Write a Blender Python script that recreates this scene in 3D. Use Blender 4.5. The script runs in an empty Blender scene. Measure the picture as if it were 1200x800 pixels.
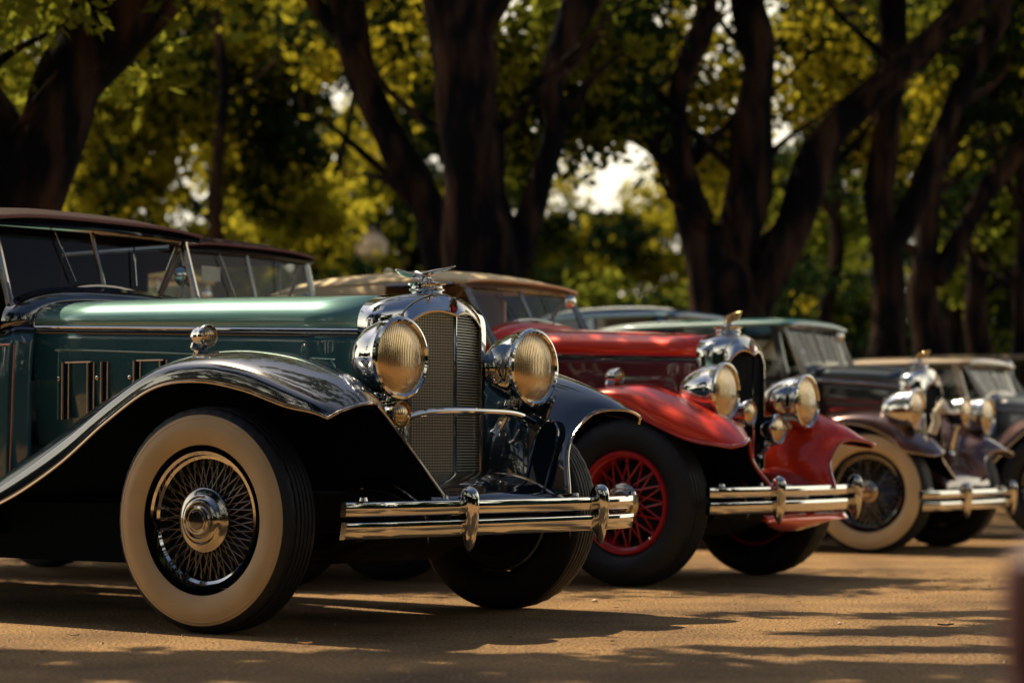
import bpy, bmesh, math, random
from mathutils import Vector, Matrix, noise
R = math.radians
rnd = random.Random(7)
scene = bpy.context.scene
COL = scene.collection

# ------------------------------------------------------------------ camera model (used to survey positions)
F = 2790.0; H = 0.63; PITCH = math.atan(130 / F)
def at(u, v, dep):
    a = (u - 600) / F; b = (400 - v) / F
    dx, dy, dz = a, math.cos(PITCH) - b * math.sin(PITCH), math.sin(PITCH) + b * math.cos(PITCH)
    t = dep / dy
    return Vector((t * dx, dep, H + t * dz))
def gnd(u, v):
    a = (u - 600) / F; b = (400 - v) / F
    dx, dy, dz = a, math.cos(PITCH) - b * math.sin(PITCH), math.sin(PITCH) + b * math.cos(PITCH)
    t = -H / dz
    return Vector((t * dx, t * dy, 0))

# ------------------------------------------------------------------ materials
MAT = {}
def mat(name, base=(.5, .5, .5), rough=.5, metal=0, coat=0, **kw):
    if name in MAT: return MAT[name]
    m = bpy.data.materials.new(name); m.use_nodes = True
    nt = m.node_tree; b = nt.nodes['Principled BSDF']
    b.inputs['Base Color'].default_value = (*base, 1)
    b.inputs['Roughness'].default_value = rough
    b.inputs['Metallic'].default_value = metal
    b.inputs['Coat Weight'].default_value = coat
    b.inputs['Coat Roughness'].default_value = kw.get('coat_rough', .03)
    if 'spec' in kw: b.inputs['Specular IOR Level'].default_value = kw['spec']
    if kw.get('noise'):
        sc, amt, rj = kw['noise']           # colour variation and roughness jitter
        tc = nt.nodes.new('ShaderNodeTexCoord'); n = nt.nodes.new('ShaderNodeTexNoise')
        n.inputs['Scale'].default_value = sc; n.inputs['Detail'].default_value = 6
        nt.links.new(tc.outputs['Object'], n.inputs['Vector'])
        mx = nt.nodes.new('ShaderNodeMix'); mx.data_type = 'RGBA'
        mx.inputs[6].default_value = (*[c * (1 - amt) for c in base], 1)
        mx.inputs[7].default_value = (*[min(1, c * (1 + amt)) for c in base], 1)
        nt.links.new(n.outputs['Fac'], mx.inputs[0]); nt.links.new(mx.outputs[2], b.inputs['Base Color'])
        mr = nt.nodes.new('ShaderNodeMapRange'); mr.inputs[1].default_value = .3; mr.inputs[2].default_value = .7
        mr.inputs[3].default_value = max(0, rough - rj); mr.inputs[4].default_value = rough + rj
        nt.links.new(n.outputs['Fac'], mr.inputs[0]); nt.links.new(mr.outputs[0], b.inputs['Roughness'])
    if kw.get('bump'):
        sc, st = kw['bump']
        tc = nt.nodes.new('ShaderNodeTexCoord'); n = nt.nodes.new('ShaderNodeTexNoise')
        n.inputs['Scale'].default_value = sc; n.inputs['Detail'].default_value = 4
        bp = nt.nodes.new('ShaderNodeBump'); bp.inputs['Strength'].default_value = st; bp.inputs['Distance'].default_value = .01
        nt.links.new(tc.outputs['Object'], n.inputs['Vector']); nt.links.new(n.outputs['Fac'], bp.inputs['Height'])
        nt.links.new(bp.outputs['Normal'], b.inputs['Normal'])
    MAT[name] = m
    return m
def paint(name, c, rough=.22, metal=0, ior=1.75):
    m = mat(name, c, rough, metal, 1.0, noise=(3.0, .10, .05), coat_rough=.03)
    m.node_tree.nodes['Principled BSDF'].inputs['Coat IOR'].default_value = ior
    return m
def glass(name, tint=(.75, .82, .8), dark=.0):
    if name in MAT: return MAT[name]
    m = bpy.data.materials.new(name); m.use_nodes = True; nt = m.node_tree; nt.nodes.clear()
    o = nt.nodes.new('ShaderNodeOutputMaterial'); t = nt.nodes.new('ShaderNodeBsdfTransparent')
    g = nt.nodes.new('ShaderNodeBsdfGlossy'); mx = nt.nodes.new('ShaderNodeMixShader'); lw_ = nt.nodes.new('ShaderNodeLayerWeight'); lw_.inputs[0].default_value = .5
    pw = nt.nodes.new('ShaderNodeMath'); pw.operation = 'POWER'; pw.inputs[1].default_value = 4.5
    f = nt.nodes.new('ShaderNodeMath'); f.operation = 'MULTIPLY_ADD'; f.inputs[1].default_value = .8; f.inputs[2].default_value = .045
    nt.links.new(lw_.outputs['Facing'], pw.inputs[0]); nt.links.new(pw.outputs[0], f.inputs[0])
    t.inputs[0].default_value = (*tint, 1); g.inputs['Roughness'].default_value = .02
    nt.links.new(f.outputs[0], mx.inputs[0]); nt.links.new(t.outputs[0], mx.inputs[1]); nt.links.new(g.outputs[0], mx.inputs[2])
    nt.links.new(mx.outputs[0], o.inputs[0]); MAT[name] = m
    return m
def leafmat(name, c, tr, mixf=.5):
    m = bpy.data.materials.new(name); m.use_nodes = True; nt = m.node_tree; nt.nodes.clear()
    o = nt.nodes.new('ShaderNodeOutputMaterial'); d = nt.nodes.new('ShaderNodeBsdfDiffuse'); t = nt.nodes.new('ShaderNodeBsdfTranslucent')
    mx = nt.nodes.new('ShaderNodeMixShader'); mx.inputs[0].default_value = mixf
    g = nt.nodes.new('ShaderNodeNewGeometry'); n = nt.nodes.new('ShaderNodeTexNoise'); n.inputs['Scale'].default_value = .7
    nt.links.new(g.outputs['Position'], n.inputs['Vector'])
    cm = nt.nodes.new('ShaderNodeMix'); cm.data_type = 'RGBA'
    cm.inputs[6].default_value = (c[0] * .6, c[1] * .75, c[2], 1); cm.inputs[7].default_value = (c[0] * 1.3, c[1] * 1.1, c[2] * .8, 1)
    nt.links.new(n.outputs['Fac'], cm.inputs[0]); nt.links.new(cm.outputs[2], d.inputs[0])
    ct = nt.nodes.new('ShaderNodeMix'); ct.data_type = 'RGBA'
    ct.inputs[6].default_value = (tr[0] * .65, tr[1] * .8, tr[2], 1); ct.inputs[7].default_value = (tr[0] * 1.2, tr[1], tr[2] * .8, 1)
    nt.links.new(n.outputs['Fac'], ct.inputs[0]); nt.links.new(ct.outputs[2], t.inputs[0])
    nt.links.new(d.outputs[0], mx.inputs[1]); nt.links.new(t.outputs[0], mx.inputs[2]); nt.links.new(mx.outputs[0], o.inputs[0])
    return m

CHROME = mat('chrome', (.70, .71, .70), .06, 1, noise=(6, .04, .04))
SPOKE = mat('dull_spoke', (.22, .21, .20), .32, .9)
NICKEL = mat('aged_nickel', (.62, .55, .45), .16, 1, noise=(14, .12, .06))
BRASS = mat('brass', (.75, .52, .24), .14, 1)
RUBBER = mat('rubber', (.009, .014, .021), .62, bump=(60, .15), noise=(20, .25, .08))
WHITEWALL = mat('whitewall_rubber', (.58, .46, .28), .55, noise=(7, .22, .12))
BLACK = paint('black_paint', (.003, .008, .018), .16, 0, 2.3)
UNDER = mat('shade_black', (.003, .009, .018), .9, spec=.1)  # near-black that paints shade into wheel wells, sills and recesses
DARKMETAL = mat('underbody_metal', (.005, .009, .015), .75, .0, noise=(12, .4, .12))
LEATHER = mat('dark_leather', (.05, .03, .022), .5, bump=(50, .2))
GLASS = glass('window_glass')
def lens_mat():
    m = bpy.data.materials.new('ribbed_lens'); m.use_nodes = True; nt = m.node_tree; b = nt.nodes['Principled BSDF']
    b.inputs['Base Color'].default_value = (.60, .45, .25, 1); b.inputs['Roughness'].default_value = .2; b.inputs['Metallic'].default_value = .85
    b.inputs['Coat Weight'].default_value = .7; b.inputs['Coat Roughness'].default_value = .03
    tc = nt.nodes.new('ShaderNodeTexCoord'); w = nt.nodes.new('ShaderNodeTexWave'); w.bands_direction = 'Y'
    w.inputs['Scale'].default_value = 34; w.inputs['Distortion'].default_value = .8
    bp = nt.nodes.new('ShaderNodeBump'); bp.inputs['Strength'].default_value = .22; bp.inputs['Distance'].default_value = .012
    nt.links.new(tc.outputs['Object'], w.inputs['Vector']); nt.links.new(w.outputs['Fac'], bp.inputs['Height']); nt.links.new(bp.outputs['Normal'], b.inputs['Normal'])
    return m
LENS = lens_mat()

# ------------------------------------------------------------------ mesh builder
def cr(p0, p1, p2, p3, t):
    return 0.5 * ((2 * p1) + (-p0 + p2) * t + (2 * p0 - 5 * p1 + 4 * p2 - p3) * t * t + (-p0 + 3 * p1 - 3 * p2 + p3) * t ** 3)
def spline(pts, n, closed=False):
    pts = [Vector(p) for p in pts]; out = []; m = len(pts)
    rng = range(m) if closed else range(m - 1)
    for i in rng:
        if closed: a, b, c, d = pts[i - 1], pts[i], pts[(i + 1) % m], pts[(i + 2) % m]
        else:
            b, c = pts[i], pts[i + 1]
            a = pts[i - 1] if i > 0 else b * 2 - c
            d = pts[i + 2] if i + 2 < m else c * 2 - b
        for k in range(n): out.append(cr(a, b, c, d, k / n))
    if not closed: out.append(pts[-1])
    return out
class MB:
    def __init__(s): s.v = []; s.f = []
    def add(s, vs, fs):
        o = len(s.v); s.v += [tuple(v) for v in vs]; s.f += [tuple(i + o for i in f) for f in fs]; return s
    def box(s, c, d, M=None, taper=None):
        c = Vector(c); x, y, z = d[0] / 2, d[1] / 2, d[2] / 2
        vs = [Vector((i * x, j * y, k * z)) for k in (-1, 1) for j in (-1, 1) for i in (-1, 1)]
        if taper:
            for q in vs[4:]: q.x *= taper; q.y *= taper
        vs = [(M @ q if M else q) + c for q in vs]
        return s.add(vs, [(0, 2, 3, 1), (4, 5, 7, 6), (0, 1, 5, 4), (2, 6, 7, 3), (0, 4, 6, 2), (1, 3, 7, 5)])
    def tube(s, path, r, seg=8, closed=False, flat=None):
        path = [Vector(p) for p in path]; n = len(path)
        rs = r if isinstance(r, (list, tuple)) else [r] * n
        vs = []; up = None
        for i, p in enumerate(path):
            if closed: t = path[(i + 1) % n] - path[i - 1]
            else: t = path[min(i + 1, n - 1)] - path[max(i - 1, 0)]
            t = t.normalized() if t.length > 1e-9 else Vector((0, 0, 1))
            if up is None: up = Vector((0, 0, 1)) if abs(t.z) < .9 else Vector((1, 0, 0))
            a = t.cross(up)
            if a.length < 1e-6: a = t.cross(Vector((0, 1, 0)))
            a.normalize(); b = a.cross(t).normalized(); up = b
            for k in range(seg):
                q = 2 * math.pi * k / seg
                vs.append(p + a * math.cos(q) * rs[i] * (flat or 1) + b * math.sin(q) * rs[i])
        fs = []
        for i in range(n if closed else n - 1):
            j = (i + 1) % n
            for k in range(seg):
                l = (k + 1) % seg; fs.append((i * seg + k, i * seg + l, j * seg + l, j * seg + k))
        if not closed: fs += [tuple(reversed(range(seg))), tuple(range((n - 1) * seg, n * seg))]
        return s.add(vs, fs)
    def lathe(s, prof, c=(0, 0, 0), M=None, seg=48, rmod=None):
        # profile of (r, h); axis is local +Z, M turns it
        c = Vector(c); vs = []; n = len(prof)
        for k in range(seg):
            q = 2 * math.pi * k / seg
            for i, (r, h) in enumerate(prof):
                rr = r + (rmod(i, k) if rmod else 0)
                v = Vector((rr * math.cos(q), rr * math.sin(q), h)); vs.append((M @ v if M else v) + c)
        fs = []
        for k in range(seg):
            l = (k + 1) % seg
            for i in range(n - 1): fs.append((k * n + i, l * n + i, l * n + i + 1, k * n + i + 1))
        return s.add(vs, fs)
    def grid(s, rows, nu=4, nv=4, dense=True):
        if dense:
            rows = [spline(r, nv) for r in rows]
            cols = [spline([r[j] for r in rows], nu) for j in range(len(rows[0]))]
            rows = [[c[i] for c in cols] for i in range(len(cols[0]))]
        n, m = len(rows), len(rows[0])
        return s.add([p for r in rows for p in r], [(i * m + j, i * m + j + 1, (i + 1) * m + j + 1, (i + 1) * m + j) for i in range(n - 1) for j in range(m - 1)])
    def prism(s, poly, axis, a, b):
        # poly of 2D points, extruded along axis from a to b; axis 'y': (x,z)
        def P(p, h): return {'y': (p[0], h, p[1]), 'x': (h, p[0], p[1]), 'z': (p[0], p[1], h)}[axis]
        n = len(poly)
        vs = [P(p, a) for p in poly] + [P(p, b) for p in poly]
        return s.add(vs, [tuple(range(n)), tuple(reversed(range(n, 2 * n)))] + [(i, (i + 1) % n + 0, (i + 1) % n + n, i + n) for i in range(n)])
    def build(s, name, m, parent=None, smooth=35, solid=0, bevel=0):
        me = bpy.data.meshes.new(name); me.from_pydata(s.v, [], s.f); me.materials.append(m)
        bm = bmesh.new(); bm.from_mesh(me)
        if len(bm.verts) < 60000:
            bmesh.ops.remove_doubles(bm, verts=bm.verts, dist=1e-5)
            bmesh.ops.recalc_face_normals(bm, faces=bm.faces)
        bm.to_mesh(me); bm.free()
        if smooth:
            me.shade_smooth(); me.set_sharp_from_angle(angle=R(smooth))
        o = bpy.data.objects.new(name, me); COL.objects.link(o)
        if parent: o.parent = parent
        if bevel:
            md = o.modifiers.new('b', 'BEVEL'); md.width = bevel; md.segments = 2; md.limit_method = 'ANGLE'; md.angle_limit = R(40)
        if solid:
            md = o.modifiers.new('s', 'SOLIDIFY'); md.thickness = solid; md.offset = 0
        return o
def thing(name, label, cat, loc=(0, 0, 0), rz=0, group=None):
    o = bpy.data.objects.new(name, None); COL.objects.link(o); o.location = loc; o.rotation_euler = (0, 0, rz)
    o.empty_display_size = .2
    return tag(o, label, cat, group)
def tag(o, label=None, cat=None, group=None, kind=None):
    if label: o['label'] = label
    if cat: o['category'] = cat
    if group: o['group'] = group
    if kind: o['kind'] = kind
    return o
def copy_tree(o, parent=None):
    c = o.copy(); COL.objects.link(c); c.parent = parent
    for ch in [x for x in bpy.data.objects if x.parent == o]: copy_tree(ch, c)
    return c
AX_X = Matrix.Rotation(R(90), 4, 'Y')       # local z -> +x
AX_NY = Matrix.Rotation(R(90), 4, 'X')      # local z -> -y
AX_PY = Matrix.Rotation(R(-90), 4, 'X')     # local z -> +y

# ------------------------------------------------------------------ car parts
def make_wheel(car, x, y, side, steer, c):
    """side -1: outer face towards -y. The rim mesh is the part; tyre, whitewall, spokes, hub cap are sub-parts."""
    Rt = c.get('tyre_r', .395); A = AX_NY if side < 0 else AX_PY
    k = Rt / .395
    rim = MB()
    rim.lathe([(r * k, h) for r, h in [(.243, .045), (.247, .060), (.240, .072), (.228, .070), (.224, .056), (.214, .050), (.212, .03), (.206, .0), (.212, -.05), (.235, -.075), (.243, -.07)]], M=A, seg=72)
    w = rim.build('wheel', c['rim_mat'], car); w.location = (x, y, Rt); w.rotation_euler = (0, 0, steer)
    ww = c.get('whitewall', True)
    body = [(.245, .052), (.262, .078), (.290, .092), (.318, .097), (.345, .093), (.3635, .085)]
    tread = [(.366, .084), (.376, .079), (.384, .073), (.3905, .066), (.394, .061), (.394, .047), (.387, .045), (.387, .041), (.395, .039), (.395, .024), (.388, .022), (.388, .018), (.3955, .016), (.3955, .003), (.389, .0015)]
    half = ([] if ww else body) + tread
    prof = half + [(r, -h) for r, h in reversed(half)] + ([(r, -h) for r, h in reversed(body)] if ww else [])
    nb = (0 if ww else len(body))
    t = MB().lathe([(r * k, h) for r, h in prof], M=A, seg=168,
                   rmod=lambda i, q: (-.0045 if (q // 2) % 2 and (i - nb) in (1, 2, 3) else 0) + (-.003 if (q // 2) % 2 == 0 and (i - nb) in (4, 5) else 0))
    t.build('tyre', RUBBER, w, smooth=50)
    if ww:
        MB().lathe([(r * k, h) for r, h in [(.262, .079), (.266, .083), (.276, .0885), (.290, .0935), (.306, .0965), (.318, .0982), (.332, .0970), (.345, .0935), (.352, .0915), (.3545, .0925), (.357, .0900), (.3635, .0865), (.366, .0865), (.3672, .084)]], M=A, seg=96).build('whitewall', WHITEWALL, w)
    # spokes
    sp = MB(); rs = .0023 * c.get('spoke', 1)
    nsp = c.get('nspoke', 36); R1 = .209 * k
    for i in range(nsp):
        q = 2 * math.pi * i / nsp
        for (off, r0, h0, h1) in c.get('spoke_rows', ((.55, .058, .052, .028), (-.55, .058, .052, .02), (.28, .07, -.045, .0))):
            q0 = q + off * (1 if i % 2 else -1)
            p0 = A @ Vector((r0 * math.cos(q0), r0 * math.sin(q0), h0)); p1 = A @ Vector((R1 * math.cos(q), R1 * math.sin(q), h1))
            sp.tube([p0, p1], rs, 5)
            if h1 > .01: sp.tube([p1, p1.lerp(p0, .1)], rs * 1.9, 5)
    sp.build('spokes', c.get('spoke_mat', SPOKE), w)
    MB().lathe([(.0, -.02), (.16, -.02), (.175, -.03), (.178, -.075), (.17, -.055), (.236, -.058), (.236, -.066), (0, -.066)], M=A, seg=48).build('brake_drum', DARKMETAL, w)
    hr = c.get('hub', 1.0)
    hp = [(.062, -.01), (.066, .045), (.085, .052), (.104, .056), (.112, .064), (.112, .070), (.106, .076), (.092, .080), (.084, .086), (.080, .096), (.074, .104), (.066, .107), (.062, .104), (.060, .098), (.056, .098), (.054, .114), (.050, .120), (.042, .122)]
    HM = mat('worn_chrome', (.50, .49, .47), .12, 1, noise=(10, .15, .06))
    hp = [(r, h if h < .05 else .05 + (h - .05) * .72) for r, h in hp]
    MB().lathe([(r * hr, h) for r, h in hp + [(.040, .1005), (.038, .1005), (.034, .1015), (.0, .1025)]], M=A, seg=56).build('hub_cap', c.get('hub_mat', HM), w)
    if c.get('hub_center', True):
        MB().lathe([(.033 * hr, .102), (.031 * hr, .105), (0, .106)], M=A, seg=40).build('hub_centre', BLACK, w)
    return w

def ring_prof(r, t): return [(r, 0), (r + t, .004), (r + t * 1.1, .012), (r + t * .6, .018), (r, .016), (r - t * .4, .008), (r, 0)]
def make_lamp(car, name, loc, r, depth, m_bowl, stand=None, tilt=0, rimm=None):
    """Round lamp: bowl part with lens and rim sub-parts, facing +x."""
    Mx = AX_X
    n = 12; prof = [(0, -depth)]
    for i in range(1, n + 1):
        q = i / n * math.pi / 2
        prof.append((r * 1.0 * math.sin(q) ** .84, -depth * math.cos(q) ** 1.0))
    prof += [(r * 1.03, .006)]
    b = MB().lathe(prof, M=Mx, seg=48)
    if stand:
        sx, sy, sz = stand
        e = Vector((sx, sy, sz)) - Vector(loc)
        b.tube(spline([Vector((-depth * .45, 0, -r * .85)), Vector((-depth * .4, 0, -r * 1.15)), e * .6 + Vector((-.02, 0, -.03)), e], 4), [.017] * 12 + [.028], 10)
        b.lathe([(0, .02), (.03, .018), (.036, .0), (.03, -.01), (0, -.01)], c=(-depth * .42, 0, -r * 1.02), seg=20)
    o = b.build(name, m_bowl, car); o.location = loc; o.rotation_euler = (0, 0, tilt)
    MB().lathe([(r * .985, 0), (r * 1.05, .004), (r * 1.075, .014), (r * 1.05, .024), (r * .985, .028), (r * .93, .022), (r * .92, .01)], M=Mx, seg=56).build('lamp_rim', rimm or CHROME, o)
    MB().lathe([(0, .034), (r * .3, .0325), (r * .6, .027), (r * .85, .019), (r * .94, .012)], M=Mx, seg=48).build('lens', LENS, o)
    return o

def fender_rows(st, W, side, floor=None):
    """st: list of (x, [ (dx, y, z) x6 ]) from the front tip to the rear."""
    return [[Vector((x + dx, side * y, z)) for dx, y, z in cols] for x, cols in st]
def make_fender(car, c, side):
    rows = fender_rows(c['fender'], c['W'], side)
    mb = MB().grid(rows, 6, 5)
    f = mb.build('fender', c['fender_mat'], car, smooth=70, solid=.005)
    lip = [r[0] for r in rows]; front = rows[0]
    path = spline(list(reversed(lip)), 8) + spline(front, 6)[1:]
    MB().tube(path, c.get('bead', .007), 8).build('bead', c['bead_mat'], f)
    off = [Vector((0, -side * .010, .004)), Vector((0, -side * .012, -.004)), Vector((-.004, 0, -.014)), Vector((-.008, side * .004, -.014)), Vector((-.010, side * .014, 0)), Vector((-.008, side * .014, 0))]
    MB().grid([[p + o for p, o in zip(r, off)] for r in rows], 6, 5).build('fender_shade_liner', UNDER, f, smooth=70)  # added dark sheet, paints the shade under the fender
    if c.get('scoop') and side > 0:
        x0, y0 = .52, .455
        def Q(a, z): return Vector((x0 - .01 + a * .8, .352 + (z - .5) * .40, z))
        pts = [Q(-.062, .50), Q(-.064, .64)] + [Q(-.064 * math.cos(q), .68 + .07 * math.sin(q)) for q in [i / 8 * math.pi for i in range(9)]] + [Q(.064, .64), Q(.062, .50)]
        sc = MB().add(pts + [p + Vector((0, .05, 0)) for p in pts], [tuple(range(len(pts)))] + [(i, i + 1, i + 1 + len(pts), i + len(pts)) for i in range(len(pts) - 1)]).build('fender_scoop', UNDER, f, smooth=30)
        MB().tube(pts, .006, 6).build('scoop_trim', BLACK, sc)
    if c.get('bead2'):
        MB().tube(spline([r[1] * .42 + r[0] * .58 + Vector((0, side * .004, 0)) for r in rows[1:]], 8), .0032, 6).build('pinstripe', c['bead_mat'], f)
    return f
def mirror_y(p): return (p[0], -p[1], p[2])

def arch(hw, zb, zt, n=12, e=2.6, zs=None, x=0.0, peak=0):
    """outline: bottom -y, up, over, down to bottom +y"""
    zs = zs if zs is not None else zt - hw * .8
    pts = [(x, -hw, zb), (x, -hw, (zb * 2 + zs) / 3), (x, -hw, (zb + zs * 2) / 3)]
    for i in range(2 * n + 1):
        q = math.pi * i / (2 * n)
        cx, sz = -math.cos(q), math.sin(q)
        pts.append((x, hw * math.copysign(abs(cx) ** (2 / e), cx), zs + (zt - zs) * sz ** (2 / e) + peak * max(0, 1 - abs(cx) * 1.4) ** 2))
    pts += [(x, hw, (zb + zs * 2) / 3), (x, hw, (zb * 2 + zs) / 3), (x, hw, zb)]
    return [Vector(p) for p in pts]

def make_radiator(car, c):
    xr, xf, xe, xv = c['xr'], c['xf'], c['xe'], c['xv']     # shell rear, front outline, grille edge, grille ridge
    A = hood_sec(xr - .004, c['hwf'] + .004, 0, c['zsf'], c['zt'] + .006, 12)
    A = [Vector((xr - .004, -c['hwf'] - .004 + .02 * (1 - q), c['zb'] + (c['zsf'] - c['zb']) * q)) for q in (0, .33, .66)] + A + [Vector((xr - .004, c['hwf'] + .004 - .02 * (1 - q), c['zb'] + (c['zsf'] - c['zb']) * q)) for q in (.66, .33, 0)]
    gw = c['gw']; fo = gw + .018
    B = arch(fo, c['zb'], c['zt'] + .004, zs=c['zt'] - .088, x=xf, e=1.62)
    A2 = [a.lerp(b, .30) + Vector((0, 0, .0)) for a, b in zip(A, B)]
    for p, a in zip(A2, A): p.x = xr + (xf - xr) * .68
    def V(y): return xe + (xv - xe) * (1 - min(1, abs(y) / gw))
    def gtop(y):
        u = abs(y) / gw
        return c['gz'] + c['gdip'] * math.sin(math.pi * min(1, u * .92 + .08)) - .03 * u ** 3
    C = []
    for p in B:
        y = max(-gw, min(gw, p.y * gw / fo)); 
        z = min(p.z, gtop(y)) if p.z > c['zt'] - .16 else p.z
        C.append(Vector((V(y) + .004, y, z)))
    C[0].z = C[-1].z = c['zb']
    B2 = [b.lerp(cc, .5) + Vector((-.006, 0, 0)) for b, cc in zip(B, C)]
    D = [p + Vector((-.02, 0, 0)) for p in C]
    sh = MB().grid([A, A2, B], 1, 1, dense=False)
    sh.grid([B, B2, C, D], 1, 1, dense=False)
    shell = sh.build('radiator_shell', c['shell_mat'], car, smooth=38, solid=.004)
    MB().tube(B, .0045, 6).tube([p + Vector((.003, 0, 0)) for p in C], .006, 6).build('shell_trim', c.get('trim_mat', NICKEL), shell)
    g = MB(); zb = c['zb'] + .01
    # core behind
    g.add([(xe - .03, -gw, zb), (xv - .03, 0, zb), (xe - .03, gw, zb), (xe - .03, gw, c['gz']), (xv - .03, 0, c['gz'] + .0), (xe - .03, -gw, c['gz'])], [(0, 1, 4, 5), (1, 2, 3, 4)])
    g.build('radiator_core', DARKMETAL, shell)
    s = MB()
    step = c.get('slat', .0105)
    z = zb + .01
    while z < c['gz'] + c['gdip']:
        for sd in (-1, 1):
            # clip under the arched top
            pts = [y for y in [i / 14 * gw for i in range(15)] if gtop(y) > z]
            if len(pts) > 1:
                y0, y1 = pts[0], pts[-1]
                s.tube([(V(y0) - .004, sd * y0, z), (V(y1) - .004, sd * y1, z)], step * .27, 4, flat=.6)
        z += step
    if c.get('mesh', True):
        n = int(gw / .0115)
        for sd in (-1,) if c.get('mesh') == 'near' else (-1, 1):
            for i in range(1, n):
                y = i / n * gw
                s.tube([(V(y) - .001, sd * y, zb), (V(y) - .001, sd * y, gtop(y))], .0022, 4)
    s.build('grille', c.get('grille_mat', NICKEL), shell)
    MB().tube([(xv + .002, 0, zb), (xv + .002, 0, gtop(0) + .004)], .0065, 8).build('grille_ridge', CHROME, shell)
    # oval badge on the peak
    bz = (c['gz'] + c['zt']) / 2 - .001
    Mb = Matrix.Diagonal((1, .70, 1, 1)) @ AX_X
    bx = xv + .004 - (xv - xf) * .25
    k = c.get('badge', 1)
    bd = MB().lathe([(.028 * k, 0), (.033 * k, .002), (.035 * k, .006), (.031 * k, .009), (.028 * k, .006)], c=(bx, 0, bz), M=Mb, seg=32).build('badge', NICKEL, shell)
    MB().lathe([(0, .006), (.029 * k, .004)], c=(bx, 0, bz), M=Mb, seg=32).build('badge_enamel', mat('dark_enamel', (.03, .01, .012), .2, coat=1), bd)
    e = MB().prism([(-.012 * k, .006 * k), (-.009 * k, -.016 * k), (0, -.024 * k), (.009 * k, -.016 * k), (.012 * k, .0 * k), (.004 * k, -.006 * k)], 'x', bx + .005, bx + .010)
    for v in range(len(e.v)): e.v[v] = (e.v[v][0], e.v[v][1], e.v[v][2] + bz)
    e.build('badge_crest', mat('red_enamel', (.45, .02, .03), .2, coat=1), bd)
    # cap and mascot
    cx, cz = c['capx'], c['zt'] - .002
    MB().lathe([(0, 0), (.070, 0), (.072, .006), (.060, .010), (.057, .018), (.066, .024), (.068, .029), (.060, .031), (.058, .038), (.072, .044), (.074, .049), (.064, .053), (.03, .056), (.02, .070), (0, .072)], c=(cx, 0, cz), seg=40).build('radiator_cap', CHROME, shell)
    mz = cz + .066
    if c['mascot'] == 'wing':
        m = MB()
        m.grid([[Vector((cx - .035 + .0, w * .010, mz)) for w in (-1, 0, 1)],
                [Vector((cx - .005, w * .022, mz + .020 + .006 * (w == 0))) for w in (-1, 0, 1)],
                [Vector((cx + .04, w * .020, mz + .028 + .006 * (w == 0))) for w in (-1, 0, 1)],
                [Vector((cx + .085, w * .013, mz + .033 + .004 * (w == 0))) for w in (-1, 0, 1)],
                [Vector((cx + .135, w * .003, mz + .043)) for w in (-1, 0, 1)]], 4, 3)
        for sd in (-1, 1):
            m.grid([[Vector((cx - .01 + a * .03, sd * .006, mz + .002 + a * .012)) for a in (0, .5, 1)],
                    [Vector((cx - .045 + a * .035, sd * .025, mz + .004 + a * .014)) for a in (0, .5, 1)],
                    [Vector((cx - .085 + a * .025, sd * .045, mz + .018 + a * .010)) for a in (0, .5, 1)],
                    [Vector((cx - .11 + a * .006, sd * .055, mz + .038 + a * .003)) for a in (0, .5, 1)]], 4, 2)
        m.tube([(cx, 0, mz - .01), (cx + .004, 0, mz + .012), (cx + .02, 0, mz + .024)], [.016, .010, .008], 8)
        m.build('mascot', CHROME, shell, solid=.005)
    else:
        m = MB()
        for i in range(4):
            q = i * .012
            m.box((cx + .02 + q * .4, 0, mz + .012 + q), (.085, .016, .008), Matrix.Rotation(R(-14), 4, 'Y'))
        m.tube([(cx - .01, 0, mz - .008), (cx, 0, mz + .012)], .012, 8)
        m.build('mascot', BRASS if c['mascot'] == 'flag' else CHROME, shell, bevel=.003)
    return shell

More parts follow.
